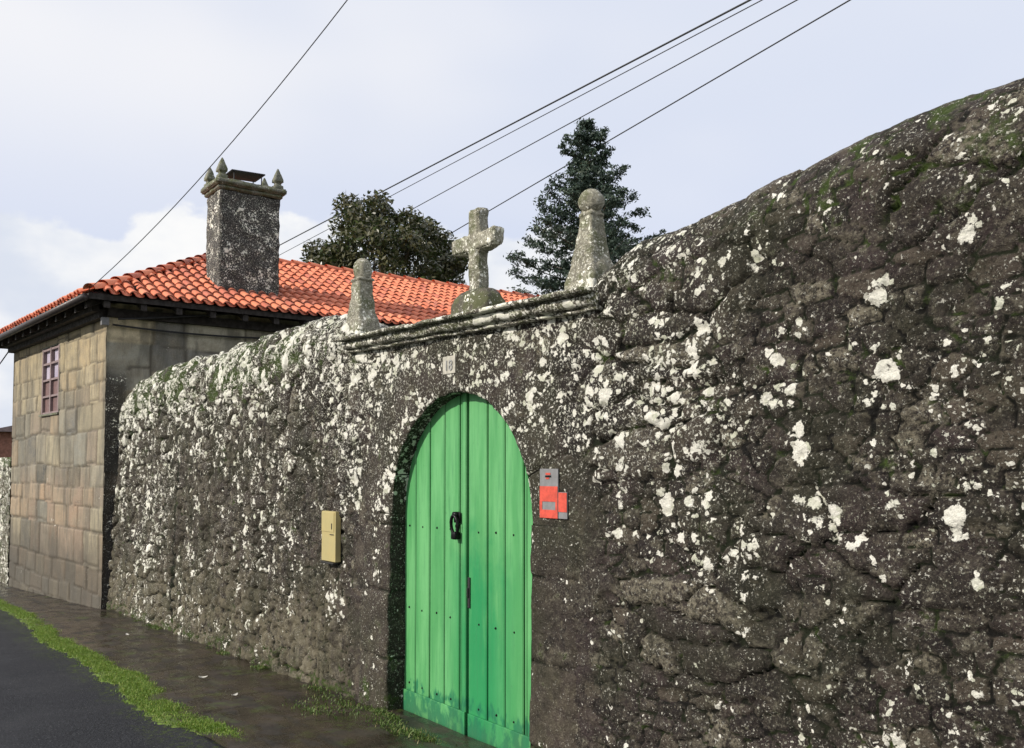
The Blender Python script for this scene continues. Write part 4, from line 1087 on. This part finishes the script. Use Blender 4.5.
def conifer():
    f_ = 1.2; loc = np.array([-17.75, 15.85, -.4]); topz = 11.05
    t = empty('conifer_tree', tuple(loc), 'tall dark conifer with ragged layered branches behind the ball pinnacle', 'tree')
    rs = np.random.RandomState(9); Hh = topz-loc[2]; mb = MB()
    mb.tube([tuple(loc+(0, 0, z)) for z in (0, 3, 6, 9, Hh-.3)], [.20, .15, .10, .05, .012], 8)
    P = []; Nn = []; T = []
    z = 2.2; a0 = 0.
    while z < Hh-.15:
        fr = (z-2.2)/(Hh-2.2); Lm = (3.45*(1-fr)**.85+.07)
        nb_ = 6 if fr < .8 else 5
        for b in range(nb_):
            a = a0+b*2*math.pi/nb_+rs.uniform(-.3, .3); L_ = Lm*rs.choice([.55, .8, 1.0, 1.12])*rs.uniform(.9, 1.1)
            up0 = -.05+.55*fr; d = np.array([math.cos(a), math.sin(a), 0]); tone = rs.rand()*.4
            s = np.linspace(0, 1, 7); pts = [loc+np.array([0, 0, z])+d*L_*q+np.array([0, 0, L_*(up0*q-.22*q*q+.22*q**3*1.2)]) for q in s]
            mb.tube([tuple(p) for p in pts], [.035*(1-.85*q)*(1-fr*.6) for q in s], 4, caps=False)
            side_ = np.array([-d[1], d[0], 0])
            m_ = int(15*L_*(1-.25*fr))+4
            for c_ in range(m_):
                q = rs.uniform(.28, 1.03); base = np.array([np.interp(q, s, [p[i] for p in pts]) for i in range(3)])
                w_ = .34*L_*(1-q*.7)*rs.uniform(-1, 1)
                c = base+side_*w_+np.array([0, 0, rs.uniform(-.10, .10)-abs(w_)*.12])
                r = rs.uniform(.09, .20)*(1-.35*fr); n = int(rs.uniform(22, 34)); g_ = rs.normal(size=(n, 3))
                P.append(c+g_*r*np.array([.7, .7, .30])); Nn.append(rs.normal(size=(n, 3))+np.array([0, 0, .8])); T.append(np.clip(tone+rs.rand(n)*.6, 0, 1))
        z += .44*rs.uniform(.75, 1.25)*(1-.35*fr); a0 += 1.1
    P = np.concatenate(P); 
    mb.build('trunk', M['bark'], t, True)
    leaf_mesh('crown', P, np.concatenate(Nn), .105, np.concatenate(T), M['conifer'], t, .38, .1, 4)
    return len(P)
print('conifer needles', conifer())

def blades(name, pts, hts, mat, widths=.0035, seed=0, lean=.5):
    rs = np.random.RandomState(seed); n = len(pts); a = rs.rand(n)*2*math.pi
    d = np.stack([np.cos(a), np.sin(a), 0*a], 1); s_ = np.stack([-np.sin(a), np.cos(a), 0*a], 1)*(widths*(.7+.6*rs.rand(n)))[:, None]
    h_ = hts[:, None]; up = np.array([0, 0, 1.]); ln = (lean*rs.rand(n))[:, None]
    V = np.stack([pts-s_, pts+s_, pts+s_*.7+up*h_*.6+d*h_*ln*.4, pts-s_*.7+up*h_*.6+d*h_*ln*.4, pts+up*h_+d*h_*ln*1.1], 1).reshape(-1, 3)
    i = np.arange(n)*5; F4 = np.stack([i, i+1, i+2, i+3], 1).tolist(); F3 = np.stack([i+3, i+2, i+4], 1).tolist()
    return mesh_obj(name, V, F4+F3, mat, None, False, {'tone': np.repeat(np.clip(rs.rand(n), 0, 1), 5)})
# verge: a raised mossy strip between road and pavement, with blades
def vhalf(x):
    base = np.interp(x, [-30, -15.7, -12, -8.8, -7, -6.1, -5.6, -5.3], [.16, .10, .12, .13, .13, .14, .06, .0])
    return base
vxs = np.arange(-26, -5.28, .03); V = []; A = []
ny = 17
for x in vxs:
    hw = float(vhalf(x)); cy_ = vy(x)+.02*math.sin(x*3.1)+(.10 if x > -6.4 else 0)*max(0, min(1, (x+6.4)/.6))
    for j in range(ny):
        s = j/(ny-1)*2-1
        edge = 1+1.5*float(fbm(np.array(x*4.), np.array(s*.0+np.sign(s)*7.), 90))+.9*float(fbm(np.array(x*13.), np.array(np.sign(s)*5.), 92))
        y = cy_+s*hw*edge; z = float(gz(x))+.002+.018*(1-s*s)*(.7+1.2*float(fbm(np.array(x*6.), np.array(y*6.), 91)))*min(1, hw/.1)
        V.append((x, y, z-(.012 if abs(s) == 1 else 0)))
n = len(vxs); F = [(i*ny+j, (i+1)*ny+j, (i+1)*ny+j+1, i*ny+j+1) for i in range(n-1) for j in range(ny-1)]
tag(mesh_obj('verge', V, F, M['turf'], None, True), kind='structure')
rs = np.random.RandomState(3); VA = np.array(V).reshape(n, ny, 3)
m_ = 150000; ii = rs.randint(0, n-1, m_); fj = rs.beta(1.5, 1.5, m_)*(ny-1.01); jj = fj.astype(int)
# thicker near the camera
keep = rs.rand(m_) < np.clip(.25+(vxs[ii]+16)/12, .2, 1); ii, jj, fj = ii[keep], jj[keep], fj[keep]
fr_ = (fj-jj)[:, None]; fi = rs.rand(len(ii))[:, None]
pp_ = (VA[ii, jj]*(1-fr_)+VA[ii, jj+1]*fr_)*(1-fi)+(VA[ii+1, jj]*(1-fr_)+VA[ii+1, jj+1]*fr_)*fi
pp_[:, :2] += rs.normal(size=(len(ii), 2))*.028*(rs.rand(len(ii))[:, None] < .5)
patch = fbm(pp_[:, 0]*3, pp_[:, 1]*3, 95)
kp = (patch > -.10)|(rs.rand(len(patch)) < .35)
pp_ = pp_[kp]; patch = patch[kp]
o = blades('grass', pp_, .006+.015*rs.rand(len(pp_))*(1+patch*2), M['grass'], .0026, 6, 1.1); tag(o, 'bright green grass and moss strip between the road and the pavement', 'grass', kind='stuff')
# weeds and moss at the foot of the wall
def tuft_points(n, seed):
    rs = np.random.RandomState(seed)
    x = rs.uniform(-13.2, -2, n*6); y = 3.04-np.abs(rs.normal(size=n*6))*.045
    pr = vnoise(x*2.1, x*0, 55)*(vnoise(x*9, x*0, 56)+.4)
    kp = pr > .66
    kp &= ~((x > -5.45) & (x < -3.9)); return x[kp], y[kp]
x, y = tuft_points(3500, 4)
# the clumps by the left jamb and in front of the threshold
rs = np.random.RandomState(8)
cl = [(-5.42, 2.99, .10, 900), (-5.75, 2.90, .20, 500), (-6.15, 2.93, .14, 300), (-5.15, 2.88, .12, 800), (-4.85, 2.93, .10, 500), (-6.5, 2.98, .09, 350), (-5.95, 2.70, .16, 400)]
for a, b, s, n_ in cl:
    x = np.concatenate([x, a+rs.normal(size=n_)*s]); y = np.concatenate([y, np.minimum(b+rs.normal(size=n_)*s*.35, 3.03)])
pts = np.stack([x, y, gz(x)+.008], 1)
o = blades('weeds', pts, .004+.024*rs.rand(len(x))**2.5, M['weed'], .004, 7, 1.2); tag(o, 'low weeds and moss growing along the foot of the rubble wall', 'weeds', kind='stuff')
# pale flakes added in place of water glints on the wet pavement
for i, (x, y, a, lab) in enumerate(((-10.4, 2.58, .3, 'pale flake standing in for a water glint on the wet pavement, farthest of three'), (-7.46, 2.44, 1.2, 'pale flake standing in for a water glint on the wet pavement, middle one of three'), (-6.62, 2.40, 2.1, 'pale flake standing in for a water glint on the wet pavement, nearest of three'))):
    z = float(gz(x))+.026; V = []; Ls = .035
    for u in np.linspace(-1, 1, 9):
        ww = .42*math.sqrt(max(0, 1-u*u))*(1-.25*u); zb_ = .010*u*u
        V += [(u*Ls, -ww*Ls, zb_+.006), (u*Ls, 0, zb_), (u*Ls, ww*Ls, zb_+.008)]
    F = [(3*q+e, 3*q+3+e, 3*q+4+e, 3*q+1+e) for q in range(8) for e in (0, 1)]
    o = mesh_obj('glint_flake', V, F, M['glint_pale'], None, True); o.location = (x, y, z); o.rotation_euler = (.05, .04, a); tag(o, lab, 'leaf', 'water glint flakes on the pavement')
print('scene built')
